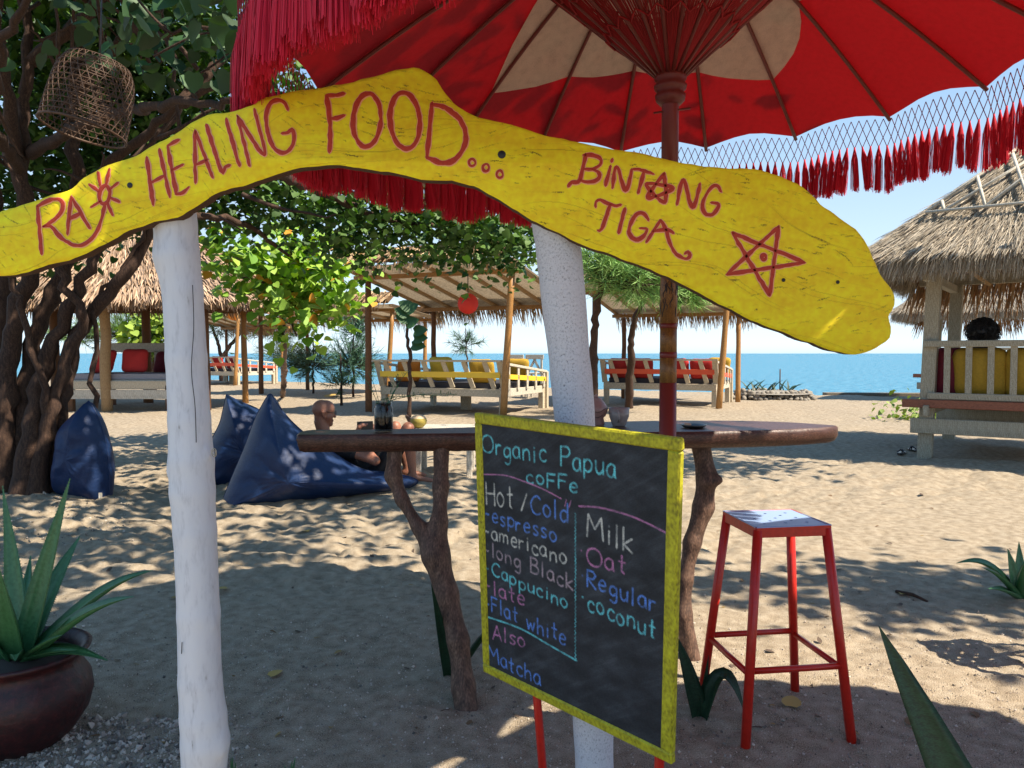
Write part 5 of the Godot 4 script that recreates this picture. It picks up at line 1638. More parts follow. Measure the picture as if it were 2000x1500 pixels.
func left_pavilion():
	var o = thing("thatched_pavilion", "large open pavilion with brown thatched roof behind the twisted tree", "pavilion", Vector3(-9.8, 0, -19.8))
	var L = func(x, y, z): return Vector3(x + 9.8, y, z + 19.8)
	for q in [[-9.66, -18.29, "timber"], [-7.35, -18.4, "brown_post"], [-12.6, -18.3, "timber"], [-10.05, -21.2, "brown_post"], [-7.4, -21.3, "bamboo"], [-12.6, -21.2, "brown_post"]]:
		post(o, L.call(q[0], -0.1, q[1]), L.call(q[0] - 0.03, 2.7, q[1]), 0.12 if q[2] != "bamboo" else 0.08, q[2])
	for q in [[-13.3, -18.3, -6.6, -18.3], [-13.3, -21.25, -6.6, -21.25], [-12.6, -17.8, -12.6, -21.8], [-7.37, -17.8, -7.37, -21.8]]:
		beam(o, L.call(q[0], 2.6 if q[0] != q[2] else 2.72, q[1]), L.call(q[2], 2.6 if q[0] != q[2] else 2.72, q[3]), 0.1, 0.12, "brown_post")
	var tone = [Color(0.3, 0.19, 0.11), Color(0.52, 0.36, 0.24)]
	var FL = Vector3(-13.6, 2.62, -17.3)
	var FR = Vector3(-5.85, 2.62, -17.3)
	var BL = Vector3(-13.6, 2.62, -22.3)
	var BR = Vector3(-5.85, 2.62, -22.3)
	var RL = Vector3(-11.6, 4.7, -19.8)
	var RR = Vector3(-8.6, 4.7, -19.8)
	thatch(o, [FL, FR, RR, RL], 6500, 0.4, 0.28, tone, 61, 0.035)
	thatch(o, [FR, BR, RR, RR + Vector3(0, 0, 0.002)], 3000, 0.4, 0.28, tone, 62, 0.035)
	thatch(o, [BR, BL, RL, RR], 900, 0.4, 0.3, tone, 63, 0.04)
	thatch(o, [BL, FL, RL, RL + Vector3(0, 0, 0.002)], 900, 0.4, 0.3, tone, 64, 0.04)
	var b = thing("daybed", "white framed daybed with grey mattress in the left pavilion", "daybed", Vector3(-9.4, 0, -19.3))
	for q in [[-1.15, 0.95], [1.2, 0.95], [1.2, -0.95], [-1.15, -0.95]]: beam(b, Vector3(q[0], -0.1, q[1]), Vector3(q[0], 0.62, q[1]), 0.14, 0.14, "brown_post", "leg", Vector3.BACK)
	beam(b, Vector3(-1.3, 0.62, 1.0), Vector3(1.32, 0.62, 1.0), 0.04, 0.2, "pale_timber", "front_beam")
	beam(b, Vector3(-1.3, 0.4, 1.03), Vector3(1.32, 0.4, 1.03), 0.04, 0.22, "white_paint", "lower_board")
	beam(b, Vector3(-1.3, 0.62, -1.0), Vector3(1.32, 0.62, -1.0), 0.04, 0.2, "timber", "rear_beam")
	beam(b, Vector3(-1.28, 0.72, 0), Vector3(1.3, 0.72, 0), 1.9, 0.05, "white_paint", "platform")
	beam(b, Vector3(-1.25, 0.82, 0), Vector3(1.27, 0.82, 0), 1.84, 0.14, "gray_cloth", "mattress")
	beam(b, Vector3(-1.3, 1.53, -1.0), Vector3(1.34, 1.53, -1.0), 0.05, 0.24, "white_paint", "back_rail")
	for i in 5: beam(b, Vector3(-1.25 + 0.63 * i, 0.7, -1.0), Vector3(-1.25 + 0.63 * i, 1.45, -1.0), 0.1, 0.05, "white_paint", "back_slat", Vector3.BACK)
	beam(b, Vector3(1.3, 1.5, -1.0), Vector3(1.3, 1.5, 0.6), 0.05, 0.16, "white_paint", "side_rail")
	for q in [["bright red cushion leaning on the daybed's left end in the left pavilion", -9.98, 1.18, -18.75, "red_cloth", 0.3], ["bright red cushion right of the pale post in the left pavilion", -9.2, 1.2, -18.75, "red_cloth", -0.1], ["dark red cushion in the middle at the back of the pavilion daybed", -9.0, 1.15, -20.0, "dark_red_cloth", 0.2], ["dark red cushion on the right at the back of the pavilion daybed", -8.45, 1.15, -20.0, "dark_red_cloth", -0.25]]:
		loose_cushion(q[0], Vector3(q[1], q[2], q[3]), Vector3(1, 0, q[5] * 0.4).normalized(), Vector3(q[5] * 0.5, 1, -0.25).normalized(), 0.62, 0.58, 0.26, q[4])

func right_hut():
	var turn = -0.64
	var o = thing("thatched_hut", "open wooden hut with grey thatched roof and white balustrade on the right", "hut", Vector3(5.63, 0, -10.31), turn, "thatched beach huts")
	var w = 2.6
	var dp = 2.28
	for q in [[0, 0], [w, 0], [w, -dp], [0, -dp]]:
		beam(o, Vector3(q[0] - 0.06, -0.12, q[1]), Vector3(q[0] + 0.02, 2.62, q[1]), 0.17, 0.17, "weathered", "post", Vector3.BACK)
	for z in [0.0, -dp]:
		beam(o, Vector3(-0.5, 2.52, z + 0.11), Vector3(w + 0.5, 2.52, z + 0.11), 0.06, 0.16, "weathered", "roof_beam")
		beam(o, Vector3(-0.22, 0.41, z + 0.12), Vector3(w + 0.2, 0.41, z + 0.12), 0.06, 0.2, "weathered", "lower_beam")
		beam(o, Vector3(-0.32, 0.71, z + 0.14), Vector3(w + 0.2, 0.71, z + 0.14), 0.09, 0.11, "red_board", "edge_board")
	for x in [-0.02, w + 0.02]:
		beam(o, Vector3(x, 2.38, 0.4), Vector3(x, 2.38, -dp - 0.4), 0.1, 0.12, "weathered", "roof_beam")
		beam(o, Vector3(x, 0.62, 0.3), Vector3(x, 0.62, -dp - 0.2), 0.06, 0.14, "weathered", "lower_beam")
	for i in 9: beam(o, Vector3(-0.1, 0.745, 0.05 - (dp + 0.1) * (i + 0.5) / 9.0), Vector3(w + 0.1, 0.745, 0.05 - (dp + 0.1) * (i + 0.5) / 9.0), 0.25, 0.035, "weathered", "floor_plank")
	beam(o, Vector3(-0.08, 1.505, 0.12), Vector3(w + 0.1, 1.505, 0.12), 0.08, 0.085, "weathered", "top_rail")
	beam(o, Vector3(-0.02, 0.815, 0.11), Vector3(w, 0.815, 0.11), 0.08, 0.085, "weathered", "bottom_rail")
	for i in 10: beam(o, Vector3(0.2 + 0.245 * i, 0.85, 0.12), Vector3(0.2 + 0.245 * i, 1.47, 0.12), 0.075, 0.03, "weathered", "baluster", Vector3.BACK)
	beam(o, Vector3(w * 0.5, -0.12, -dp * 0.5), Vector3(w * 0.5, 0.68, -dp * 0.5), 0.16, 0.16, "weathered", "middle_leg", Vector3.BACK)
	for k in 4: beam(o, Vector3(0.35 + k * 0.6, 2.5, 0.02), Vector3(0.6 + k * 0.6, 2.3, -0.5), 0.05, 0.05, "timber", "brace", Vector3.BACK)
	var T = world_of(o)
	var e = 2.62
	var c = [T * Vector3(-0.8, e, 0.8), T * Vector3(w + 0.8, e, 0.8), T * Vector3(w + 0.8, e, -dp - 0.8), T * Vector3(-0.8, e, -dp - 0.8)]
	var ap = T * Vector3(w * 0.5, 4.42, -dp * 0.5)
	var tone = [Color(0.27, 0.215, 0.15), Color(0.58, 0.5, 0.39)]
	var inner = [Color(0.3, 0.15, 0.06), Color(0.42, 0.25, 0.12)]
	var k = T.basis.x * 0.05
	thatch(o, [c[0], c[1], ap + k, ap - k], 24000, 0.24, 0.3, tone, 71, 0.009, 0.16)
	thatch(o, [c[3], c[0], ap - k * 0.5, ap - k], 14000, 0.24, 0.3, tone, 72, 0.009, 0.16)
	thatch(o, [c[1], c[2], ap + k, ap + k * 0.5], 1200, 0.34, 0.36, tone, 73, 0.03, 0.16)
	thatch(o, [c[2], c[3], ap - k, ap + k], 1800, 0.34, 0.75, inner, 74, 0.025, 0.16)
	# split bamboo laid on the thatch in a lattice, both slopes in view
	var up = (c[1] - c[0]).cross(ap - c[0]).normalized()
	if up.y < 0: up = -up
	var Q = func(u, v): return c[0].lerp(c[1], u).lerp(ap, v) + up * 0.12
	var lat = [[0.05, 0.28, 0.95, 0.28], [0.05, 0.29, 0.05, 0.8], [0.95, 0.29, 0.95, 0.8]]
	for k2 in 6:
		var u0 = 0.12 + 0.15 * k2
		for s in [-1.0, 1.0]:
			var ue = clamp(u0 + s * 0.4, 0.05, 0.95)
			if abs(ue - u0) > 0.05: lat.append([u0, 0.28, ue, 0.28 + abs(ue - u0) * 1.25])
	for q in lat:
		var st = new_st()
		tube(st, [T.affine_inverse() * Q.call(q[0], q[1]), T.affine_inverse() * Q.call(q[2], q[3])], 0.022, 6)
		part(st, "lattice_cane", M.white_paint, o)
	dup(o, Vector3(12.4, 0, -23.0), turn, "farther thatched hut behind the right one, only its roof edge showing", "thatched beach huts")
	for q in [["mustard cushion behind the balusters right of the hut's front post", 0.55, 0.62], ["mustard cushion second from the hut's front post behind the balusters", 1.1, 0.55]]:
		loose_cushion(q[0], T * Vector3(q[1], 1.12, -0.07), T.basis.x, (Vector3.UP + T.basis.z * 0.12).normalized(), q[2], 0.66, 0.22, "mustard_cloth")
	loose_cushion("dark red cushion squeezed beside the mustard ones in the right hut", T * Vector3(0.2, 1.12, -0.12), T.basis.x, Vector3.UP, 0.34, 0.66, 0.18, "dark_red_cloth")
	# the woman seen from behind
	var hc = at(1919, 652, 10.75)
	var p = thing("person", "person with big curly black hair sitting in the hut, back turned", "person", Vector3(hc.x, 0.76, hc.z))
	var F = Vector3(0.5, 0, -0.86)
	var S = Vector3(0.86, 0, 0.5)
	var bones = []
	head(bones, hc, F, Vector3.UP, 1.0)
	var nk = hc + Vector3(0, -0.17, 0) - F * 0.02
	var hip = Vector3(hc.x, 0.88, hc.z) - F * 0.02
	bones.append([hc - Vector3(0, 0.06, 0), nk, 0.045, 0.05])
	bones.append([nk, nk - Vector3(0, 0.12, 0), 0.055, 0.1])
	bones.append([nk - Vector3(0, 0.12, 0), hip, 0.11, 0.13])
	bones.append([nk - Vector3(0, 0.08, 0) - S * 0.15, nk - Vector3(0, 0.08, 0) + S * 0.15, 0.055, 0.055])
	for s in [-1.0, 1.0]:
		var sh = nk - Vector3(0, 0.09, 0) + S * 0.17 * s
		var elb = sh + Vector3(0, -0.27, 0) + F * 0.05 + S * 0.05 * s
		bones.append([sh, elb, 0.045, 0.036])
		var wrist = elb + F * 0.22 - S * 0.06 * s - Vector3(0, 0.02, 0)
		bones.append([elb, wrist, 0.036, 0.024])
		hand(bones, wrist, F, Vector3.DOWN, 0.95)
		bones.append([hip + S * 0.09 * s, hip + F * 0.42 + S * 0.16 * s, 0.085, 0.055])
		bones.append([hip + F * 0.42 + S * 0.16 * s, hip + F * 0.18 - S * 0.1 * s, 0.05, 0.035])
	var st = new_st()
	flesh(st, bones, 0.012, 0.009)
	part(st, "body", M.dark_skin, p, true)
	st = new_st()
	flesh(st, [[nk - Vector3(0, 0.1, 0), hip, 0.125, 0.145], [nk - Vector3(0, 0.08, 0) - S * 0.15, nk - Vector3(0, 0.08, 0) + S * 0.15, 0.068, 0.068]], 0.016, 0.012)
	part(st, "dark_top", M.black_cloth, p, true)
	st = new_st()
	var rr := RandomNumberGenerator.new(); rr.seed = 19
	ball(st, hc + Vector3(0, 0.03, 0) - F * 0.045, Vector3(0.185, 0.19, 0.185), Basis(), 10)
	for q in 700:
		var dr = Vector3(rr.randfn(0, 1), rr.randfn(0, 1) + 0.15, rr.randfn(0, 1)).normalized()
		if dr.dot(F) > 0.55 and dr.y < 0.5: continue
		var b0 = hc + Vector3(0, 0.03, 0) - F * 0.045 + dr * 0.178
		var line = []
		var sx = dr.cross(Vector3.UP).normalized()
		var sy = sx.cross(dr)
		var ln = rr.randf_range(0.02, 0.05)
		var t0 = rr.randf() * TAU
		for i in 7: line.append(b0 + dr * ln * i / 6.0 + (sx * cos(t0 + i * 1.7) + sy * sin(t0 + i * 1.7)) * 0.014 + Vector3(0, -0.0015 * i * i, 0) * 0.4)
		tube(st, line, 0.0045, 3, false)
	part(st, "curly_hair", M.hair, p, true)

# ---------------------------------------------------------------- greenery
func leaf_mesh():
	var st = new_st()
	var rim = [Vector3(0, 0.0, 0), Vector3(0.26, -0.08, 0.04), Vector3(0.46, 0.14, 0.06), Vector3(0.45, 0.42, 0.03), Vector3(0.27, 0.74, -0.03), Vector3(0, 1.0, -0.14)]
	var spine = [Vector3(0, 0.0, 0), Vector3(0, 0.12, -0.01), Vector3(0, 0.3, -0.015), Vector3(0, 0.5, -0.03), Vector3(0, 0.75, -0.07), Vector3(0, 1.0, -0.14)]
	for s in [-1.0, 1.0]:
		for i in 5:
			var a = rim[i] * Vector3(s, 1, 1)
			var b = rim[i + 1] * Vector3(s, 1, 1)
			tri(st, spine[i], a, b, Vector3(0, 0, 1))
			tri(st, spine[i], b, spine[i + 1], Vector3(0, 0, 1))
	st.generate_normals()
	return st.commit()
func leaf_frame(rr, p, size, droop = 0.6):
	var a = rr.randf() * TAU
	var y = (Vector3(cos(a), 0, sin(a)) + Vector3.DOWN * rr.randf_range(0.0, droop * 2.0)).normalized()
	var z = (Vector3.UP + Vector3(rr.randfn(0, 0.45), 0, rr.randfn(0, 0.45))).normalized()
	var x = y.cross(z).normalized()
	z = x.cross(y)
	return Transform3D(Basis(x, y, z) * size, p)
func crown(parent, blobs, tones, seed_at, called = "crown"):       # blobs: [centre, radii, count, size]
	var rr := RandomNumberGenerator.new(); rr.seed = seed_at
	var frames = []
	var cols = []
	for b in blobs:
		var clumps = []
		for k in max(4, int(b[2] / 26)):
			var v = Vector3(rr.randfn(0, 0.5), rr.randfn(0, 0.5), rr.randfn(0, 0.5))
			if v.length() > 1.0: v = v.normalized() * rr.randf_range(0.7, 1.0)
			clumps.append([b[0] + v * b[1], rr.randf_range(0.16, 0.42), rr.randf()])
		for i in b[2]:
			var c = clumps[rr.randi() % clumps.size()]
			var p = c[0] + Vector3(rr.randfn(0, 1), rr.randfn(0, 0.7), rr.randfn(0, 1)) * c[1]
			var s = b[3] * rr.randf_range(0.6, 1.2)
			frames.append(leaf_frame(rr, p, s))
			var t = tones[0].lerp(tones[1], clamp(c[2] + rr.randfn(0, 0.25), 0.0, 1.0))
			if rr.randf() < b[4] if b.size() > 4 else 0.0: t = tones[2]
			cols.append(t)
	copies(leaf_mesh(), called, M.leaf, parent, frames, cols)
func limb(parent, pts, rads, called = "limb", mt = "bark", sides = 9):
	var line = smooth_line(pts, 0.12)
	var rr = []
	for i in line.size():
		var f = float(i) / (line.size() - 1) * (rads.size() - 1)
		var k = min(int(f), rads.size() - 2)
		rr.append(lerp(rads[k], rads[k + 1], f - k) * (1.0 + wave.get_noise_2d(i * 0.6, line[0].x * 9.0) * 0.25))
		line[i] += Vector3(wave.get_noise_2d(i * 0.5, line[0].z * 7.0), wave.get_noise_2d(i * 0.5, 90.0), wave.get_noise_2d(i * 0.5, 50.0 + line[0].x)) * 0.06 * min(1.0, i * 0.15)
	var st = new_st()
	tube(st, line, rr, sides)
	return part(st, called, M[mt], parent, true)
func greenery():
	var o = thing("shade_tree", "old many stemmed tree with twisted trunks and a wide dark leafy crown", "tree", Vector3(-4.45, 0.05, -7.0))
	var stems = [
		[[[70, 990, 6.9], [82, 880, 6.95], [110, 770, 7.0], [133, 690, 7.0], [163, 612, 6.95], [140, 575, 6.9], [116, 520, 6.85], [100, 400, 6.7]], [0.136, 0.072, 0.061, 0.058, 0.050, 0.036, 0.032, 0.029]],
		[[[90, 985, 7.05], [110, 860, 7.1], [128, 740, 7.1], [158, 640, 7.1], [215, 570, 7.1], [262, 510, 7.1], [300, 445, 7.1], [380, 370, 7.1], [520, 330, 7.2]], [0.119, 0.072, 0.065, 0.065, 0.058, 0.050, 0.047, 0.036, 0.022]],
		[[[45, 990, 6.9], [60, 850, 6.95], [80, 740, 7.0], [115, 640, 7.0], [165, 545, 7.0], [200, 470, 7.0], [260, 350, 7.1], [330, 230, 7.2]], [0.136, 0.086, 0.072, 0.061, 0.050, 0.043, 0.036, 0.022]],
		[[[30, 985, 7.1], [40, 830, 7.1], [60, 700, 7.15], [90, 600, 7.15], [120, 540, 7.15], [150, 380, 7.2], [140, 200, 7.2], [170, 0, 7.3]], [0.145, 0.094, 0.079, 0.072, 0.065, 0.058, 0.043, 0.036]],
		[[[5, 985, 7.0], [12, 800, 7.0], [20, 680, 7.0], [38, 590, 7.0], [60, 520, 7.0], [40, 330, 6.9], [60, 120, 6.8], [40, -60, 6.8]], [0.145, 0.094, 0.079, 0.072, 0.072, 0.058, 0.043, 0.036]],
		[[[-30, 990, 7.1], [-20, 800, 7.2], [0, 680, 7.2], [10, 560, 7.2], [-10, 400, 7.2], [-60, 200, 7.2]], [0.170, 0.108, 0.094, 0.086, 0.072, 0.050]],
		[[[110, 985, 7.1], [122, 930, 7.1], [100, 840, 7.0], [84, 760, 6.9], [50, 640, 6.8], [30, 560, 6.8], [10, 500, 6.8]], [0.085, 0.043, 0.036, 0.032, 0.029, 0.025, 0.022]],
		[[[168, 616, 7.1], [190, 600, 7.1], [225, 555, 7.05], [255, 500, 7.05], [295, 430, 7.0]], [0.038, 0.025, 0.022, 0.018, 0.014]],
	]
	for s in stems:
		var pts = []
		for q in s[0]: pts.append(at(q[0], q[1], q[2]))
		pts[0].y = min(pts[0].y, 0.02)
		limb(o, pts, s[1], "trunk")
	var top = at(60, 350, 7.0)
	var limbs = [[at(60, 300, 6.9), at(190, 230, 6.0), at(330, 205, 5.0), at(470, 200, 4.4)], [at(150, 380, 7.2), at(230, 310, 6.8), at(360, 200, 6.4), at(520, 130, 6.0)], [at(40, 330, 6.9), at(-20, 220, 5.6), at(20, 60, 4.8), at(120, -80, 4.4)], [at(140, 200, 7.2), at(260, 60, 7.0), at(380, -60, 6.6)], [at(330, 230, 7.2), at(420, 130, 7.4), at(520, 60, 7.6)], [at(520, 330, 7.2), at(620, 370, 8.2), at(760, 430, 9.0), at(900, 440, 9.4)], [at(200, 470, 7.0), at(330, 420, 7.6), at(480, 440, 8.6), at(560, 500, 9.6)],
		[at(60, 120, 6.8), Vector3(-2.5, 4.8, -6.4), Vector3(-0.5, 5.1, -6.0), Vector3(1.8, 5.2, -5.2)], [Vector3(1.8, 5.2, -5.2), Vector3(2.8, 5.3, -6.2), Vector3(4.0, 5.4, -7.4), Vector3(5.6, 5.5, -8.2)], [at(40, 330, 6.9), Vector3(-4.0, 4.2, -6.0), Vector3(-3.2, 4.8, -4.6), Vector3(-1.8, 5.0, -3.0)], [Vector3(-2.5, 4.8, -6.4), Vector3(-1.2, 4.9, -4.6), Vector3(0.6, 5.0, -3.4), Vector3(1.0, 5.1, -1.4)]]  # long limbs added to carry the unseen shading boughs
	for l in limbs: limb(o, l, [0.06, 0.045, 0.032, 0.018], "limb", "bark", 7)
	for k in 46:
		var a = at(R.randf_range(-60, 500), R.randf_range(-40, 420), R.randf_range(5.0, 7.6))
		var b = a + Vector3(R.randfn(0.1, 0.5), R.randfn(0.1, 0.45), R.randfn(0, 0.3))
		limb(o, [a, a.lerp(b, 0.5) + Vector3(0, R.randfn(0, 0.08), 0), b], [0.018, 0.013, 0.006], "twig", "bark", 5)
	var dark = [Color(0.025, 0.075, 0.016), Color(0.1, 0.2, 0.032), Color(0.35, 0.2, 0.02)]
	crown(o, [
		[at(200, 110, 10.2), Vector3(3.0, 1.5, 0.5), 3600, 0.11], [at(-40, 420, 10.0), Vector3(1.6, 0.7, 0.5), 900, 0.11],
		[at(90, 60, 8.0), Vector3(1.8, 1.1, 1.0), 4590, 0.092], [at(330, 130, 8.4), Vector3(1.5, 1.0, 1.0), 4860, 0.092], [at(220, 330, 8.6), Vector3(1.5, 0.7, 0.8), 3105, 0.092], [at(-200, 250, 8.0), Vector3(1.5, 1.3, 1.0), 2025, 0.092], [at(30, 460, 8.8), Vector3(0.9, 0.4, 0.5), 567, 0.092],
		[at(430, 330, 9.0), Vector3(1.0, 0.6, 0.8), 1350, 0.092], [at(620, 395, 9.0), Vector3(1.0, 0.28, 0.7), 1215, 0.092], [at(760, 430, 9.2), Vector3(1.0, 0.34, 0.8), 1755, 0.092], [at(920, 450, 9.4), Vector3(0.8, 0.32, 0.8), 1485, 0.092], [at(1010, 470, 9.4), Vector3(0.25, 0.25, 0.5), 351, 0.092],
		[Vector3(-3.0, 5.2, -6.2), Vector3(1.6, 0.6, 1.4), 2200, 0.125], [Vector3(-0.6, 5.2, -4.8), Vector3(1.7, 0.5, 1.4), 1430, 0.125], [Vector3(1.3, 5.3, -3.5), Vector3(1.6, 0.5, 1.3), 990, 0.125], [Vector3(-1.9, 5.0, -3.2), Vector3(1.6, 0.5, 1.1), 1650, 0.125], [Vector3(2.6, 5.4, -5.4), Vector3(1.3, 0.4, 1.2), 825, 0.125], [Vector3(6.6, 5.6, -7.6), Vector3(1.2, 0.35, 1.0), 770, 0.125], [Vector3(5.0, 5.5, -8.0), Vector3(1.8, 0.35, 1.2), 1430, 0.125], [Vector3(0.9, 5.5, -6.1), Vector3(1.4, 0.4, 1.0), 1100, 0.125], [Vector3(-4.6, 4.9, -4.8), Vector3(1.5, 0.5, 1.2), 1430, 0.125], [Vector3(0.9, 5.1, -1.3), Vector3(1.3, 0.4, 0.8), 1210, 0.125],  # unseen boughs added overhead to dapple the ground and shade the sign
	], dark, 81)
	var o2 = thing("shade_tree", "added unseen leafy tree on the right, its bough placed to shade the sand", "tree", Vector3(8.6, 0, -2.1))  # unseen tree added to throw a band of shade
	limb(o2, [Vector3(8.6, -0.1, -2.1), Vector3(8.5, 2.4, -2.2), Vector3(8.1, 4.6, -2.4), Vector3(7.6, 5.6, -2.6)], [0.2, 0.16, 0.12, 0.07], "trunk")
	limb(o2, [Vector3(8.1, 4.6, -2.4), Vector3(7.2, 5.3, -2.6), Vector3(5.9, 5.4, -2.8), Vector3(4.8, 5.3, -2.9)], [0.08, 0.06, 0.04, 0.02], "limb")
	crown(o2, [[Vector3(7.6, 5.8, -2.6), Vector3(1.3, 0.5, 0.6), 700, 0.125], [Vector3(6.2, 5.4, -2.75), Vector3(1.3, 0.2, 0.3), 520, 0.125], [Vector3(5.1, 5.3, -2.95), Vector3(0.6, 0.15, 0.25), 170, 0.125]], dark, 87)
	# the nearest leaves, each a part of its own
	var lm = leaf_mesh()
	var rr := RandomNumberGenerator.new(); rr.seed = 91
	var lt = []
	for c in [Color(0.016, 0.06, 0.014), Color(0.026, 0.085, 0.02), Color(0.012, 0.04, 0.011)]:  # greens darkened so the colour carries the shade under the crown
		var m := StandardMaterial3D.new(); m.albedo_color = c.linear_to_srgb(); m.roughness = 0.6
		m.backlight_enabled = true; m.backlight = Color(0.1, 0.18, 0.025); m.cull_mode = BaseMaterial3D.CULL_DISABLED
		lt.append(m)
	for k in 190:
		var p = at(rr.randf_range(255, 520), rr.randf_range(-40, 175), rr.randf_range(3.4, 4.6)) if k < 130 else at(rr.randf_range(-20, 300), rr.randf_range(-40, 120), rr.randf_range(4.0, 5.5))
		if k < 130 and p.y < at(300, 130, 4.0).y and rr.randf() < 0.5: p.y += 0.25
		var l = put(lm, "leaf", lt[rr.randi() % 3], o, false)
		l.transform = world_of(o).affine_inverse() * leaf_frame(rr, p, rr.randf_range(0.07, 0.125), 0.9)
	var twig = new_st()
	for q in [[[520, 40, 4.4], [440, 60, 4.0], [380, 70, 3.9], [300, 110, 3.9]], [[560, -20, 4.2], [450, 100, 4.0], [380, 150, 4.0]], [[270, 0, 3.6], [300, 35, 3.6], [335, 66, 3.6]]]:
		var pts = []
		for e in q: pts.append(at(e[0], e[1], e[2]))
		tube(twig, smooth_line(pts, 0.05), 0.006, 5)
	part(twig, "twig", M.bark, o, true)
	# sunlit leafy branch in the middle distance
	var s = thing("almond_tree", "young sunlit tree with big lime green and yellowing leaves", "tree", gr(548, 770))
	limb(s, [gr(552, 775), at(556, 700, 20.0 * 0.62), at(552, 620, 11.6), at(560, 540, 11.2), at(570, 480, 11.0)], [0.06, 0.05, 0.045, 0.035, 0.02], "trunk", "smooth_bark", 7)
	for q in [[470, 540], [640, 520], [500, 490], [650, 600], [600, 640]]: limb(s, [at(556, 590, 11.3), at((556 + q[0]) * 0.5, q[1] + 12, 11.2), at(q[0], q[1], 11.2)], [0.025, 0.018, 0.01], "limb", "smooth_bark", 5)
	crown(s, [[at(520, 540, 11.2), Vector3(0.8, 0.4, 0.6), 520, 0.16, 0.06], [at(610, 580, 11.1), Vector3(0.7, 0.35, 0.5), 420, 0.16, 0.08], [at(580, 500, 11.4), Vector3(0.8, 0.3, 0.6), 360, 0.15, 0.04], [at(450, 500, 11.6), Vector3(0.4, 0.3, 0.4), 150, 0.15, 0.03], [at(600, 640, 11.2), Vector3(0.35, 0.25, 0.3), 90, 0.16, 0.1]], [Color(0.14, 0.3, 0.035), Color(0.34, 0.5, 0.07), Color(0.65, 0.3, 0.03)], 83)
	var sap = thing("round_leaf_sapling", "thin sapling with a few large round leaves beside the yellow bench", "sapling", gr(800, 812))
	limb(sap, [at(799, 815, 16.4), at(800, 700, 16.4), at(795, 640, 16.4), at(790, 600, 16.4)], [0.05, 0.045, 0.04, 0.02], "trunk", "bark", 6)
	for q in [[822, 645, 0.5], [822, 660, 0.4], [818, 675, 0.2], [806, 628, 0.8], [785, 620, 0.8], [783, 608, 0.9], [805, 600, 1.0], [790, 595, 1.0]]:
		var l = put(lm, "leaf", lt[1], sap, false)
		var p0 = at(q[0], q[1], 16.3)
		var dr = Vector3(1.0 if q[0] > 798 else -1.0, q[2] * 0.8 - 0.2, 0.2).normalized()
		var zz = Vector3(0, 0.5, 1).normalized()
		var xx = dr.cross(zz).normalized()
		l.transform = world_of(sap).affine_inverse() * Transform3D(Basis(xx, dr, xx.cross(dr)) * 0.3, p0 - dr * 0.15)
	# casuarinas: feathery
	casuarina("casuarina_tree", "feathery green casuarina behind the speckled post", [[at(1158, 815, 16.5), at(1160, 660, 16.2), at(1172, 560, 15.8), at(1176, 490, 15.4)]], [[at(1240, 535, 15.6), Vector3(1.25, 0.55, 0.8), 3600], [at(1190, 520, 15.6), Vector3(0.6, 0.4, 0.6), 1200], [at(1160, 500, 15.6), Vector3(0.5, 0.3, 0.5), 600]], 0.3, 101, [Color(0.16, 0.32, 0.07), Color(0.3, 0.48, 0.14)])
	casuarina("casuarina_tree", "feathery green casuarina right of the parasol pole over the red bench", [[gr(1228, 798), at(1232, 700, 18.6), at(1240, 620, 18.2), at(1290, 540, 17.5)]], [[at(1340, 565, 17.0), Vector3(0.95, 0.42, 0.7), 2600], [at(1280, 560, 17.0), Vector3(0.8, 0.4, 0.6), 1500]], 0.3, 102, [Color(0.16, 0.33, 0.07), Color(0.32, 0.5, 0.14)])
	casuarina("casuarina_sapling", "bluish feathery casuarina sapling left of the yellow bench", [[gr(690, 776), at(690, 700, 23.6), at(692, 612, 23.6)]], [[at(690, 700, 23.6), Vector3(1.0, 0.8, 0.6), 2800], [at(692, 640, 23.6), Vector3(0.5, 0.6, 0.4), 900]], 0.26, 103, [Color(0.05, 0.13, 0.07), Color(0.09, 0.2, 0.12)])
	casuarina("casuarina_sapling", "thin sparse casuarina sapling in front of the bluish one", [[gr(667, 792), at(666, 740, 20.0), at(664, 690, 20.0)]], [[at(665, 745, 20.0), Vector3(0.55, 0.35, 0.4), 420]], 0.2, 104, [Color(0.06, 0.13, 0.05), Color(0.12, 0.2, 0.08)])
	casuarina("casuarina_sapling", "small casuarina sapling by the water right of the leafy tree", [[gr(612, 768), at(612, 720, 26.0), at(612, 650, 26.0)]], [[at(612, 705, 26.0), Vector3(1.1, 0.7, 0.5), 2400]], 0.26, 105, [Color(0.05, 0.13, 0.07), Color(0.09, 0.18, 0.11)])
	casuarina("casuarina_sapling", "small casuarina sapling seen under the central tarp roof", [[gr(912, 770), at(912, 720, 25.5), at(908, 640, 25.5)]], [[at(910, 665, 25.5), Vector3(0.75, 0.45, 0.5), 600]], 0.28, 106, [Color(0.04, 0.1, 0.05), Color(0.08, 0.16, 0.09)])
	casuarina("casuarina_tree", "dark spreading casuarina behind the daybed in the left pavilion", [[gr(300, 764), at(300, 690, 27.5), at(270, 640, 27.5), at(250, 600, 27.0)]], [[at(250, 640, 27.0), Vector3(2.2, 0.75, 1.0), 2600], [at(150, 650, 27.0), Vector3(1.6, 0.6, 1.0), 1200]], 0.4, 107, [Color(0.06, 0.14, 0.04), Color(0.16, 0.26, 0.06)])
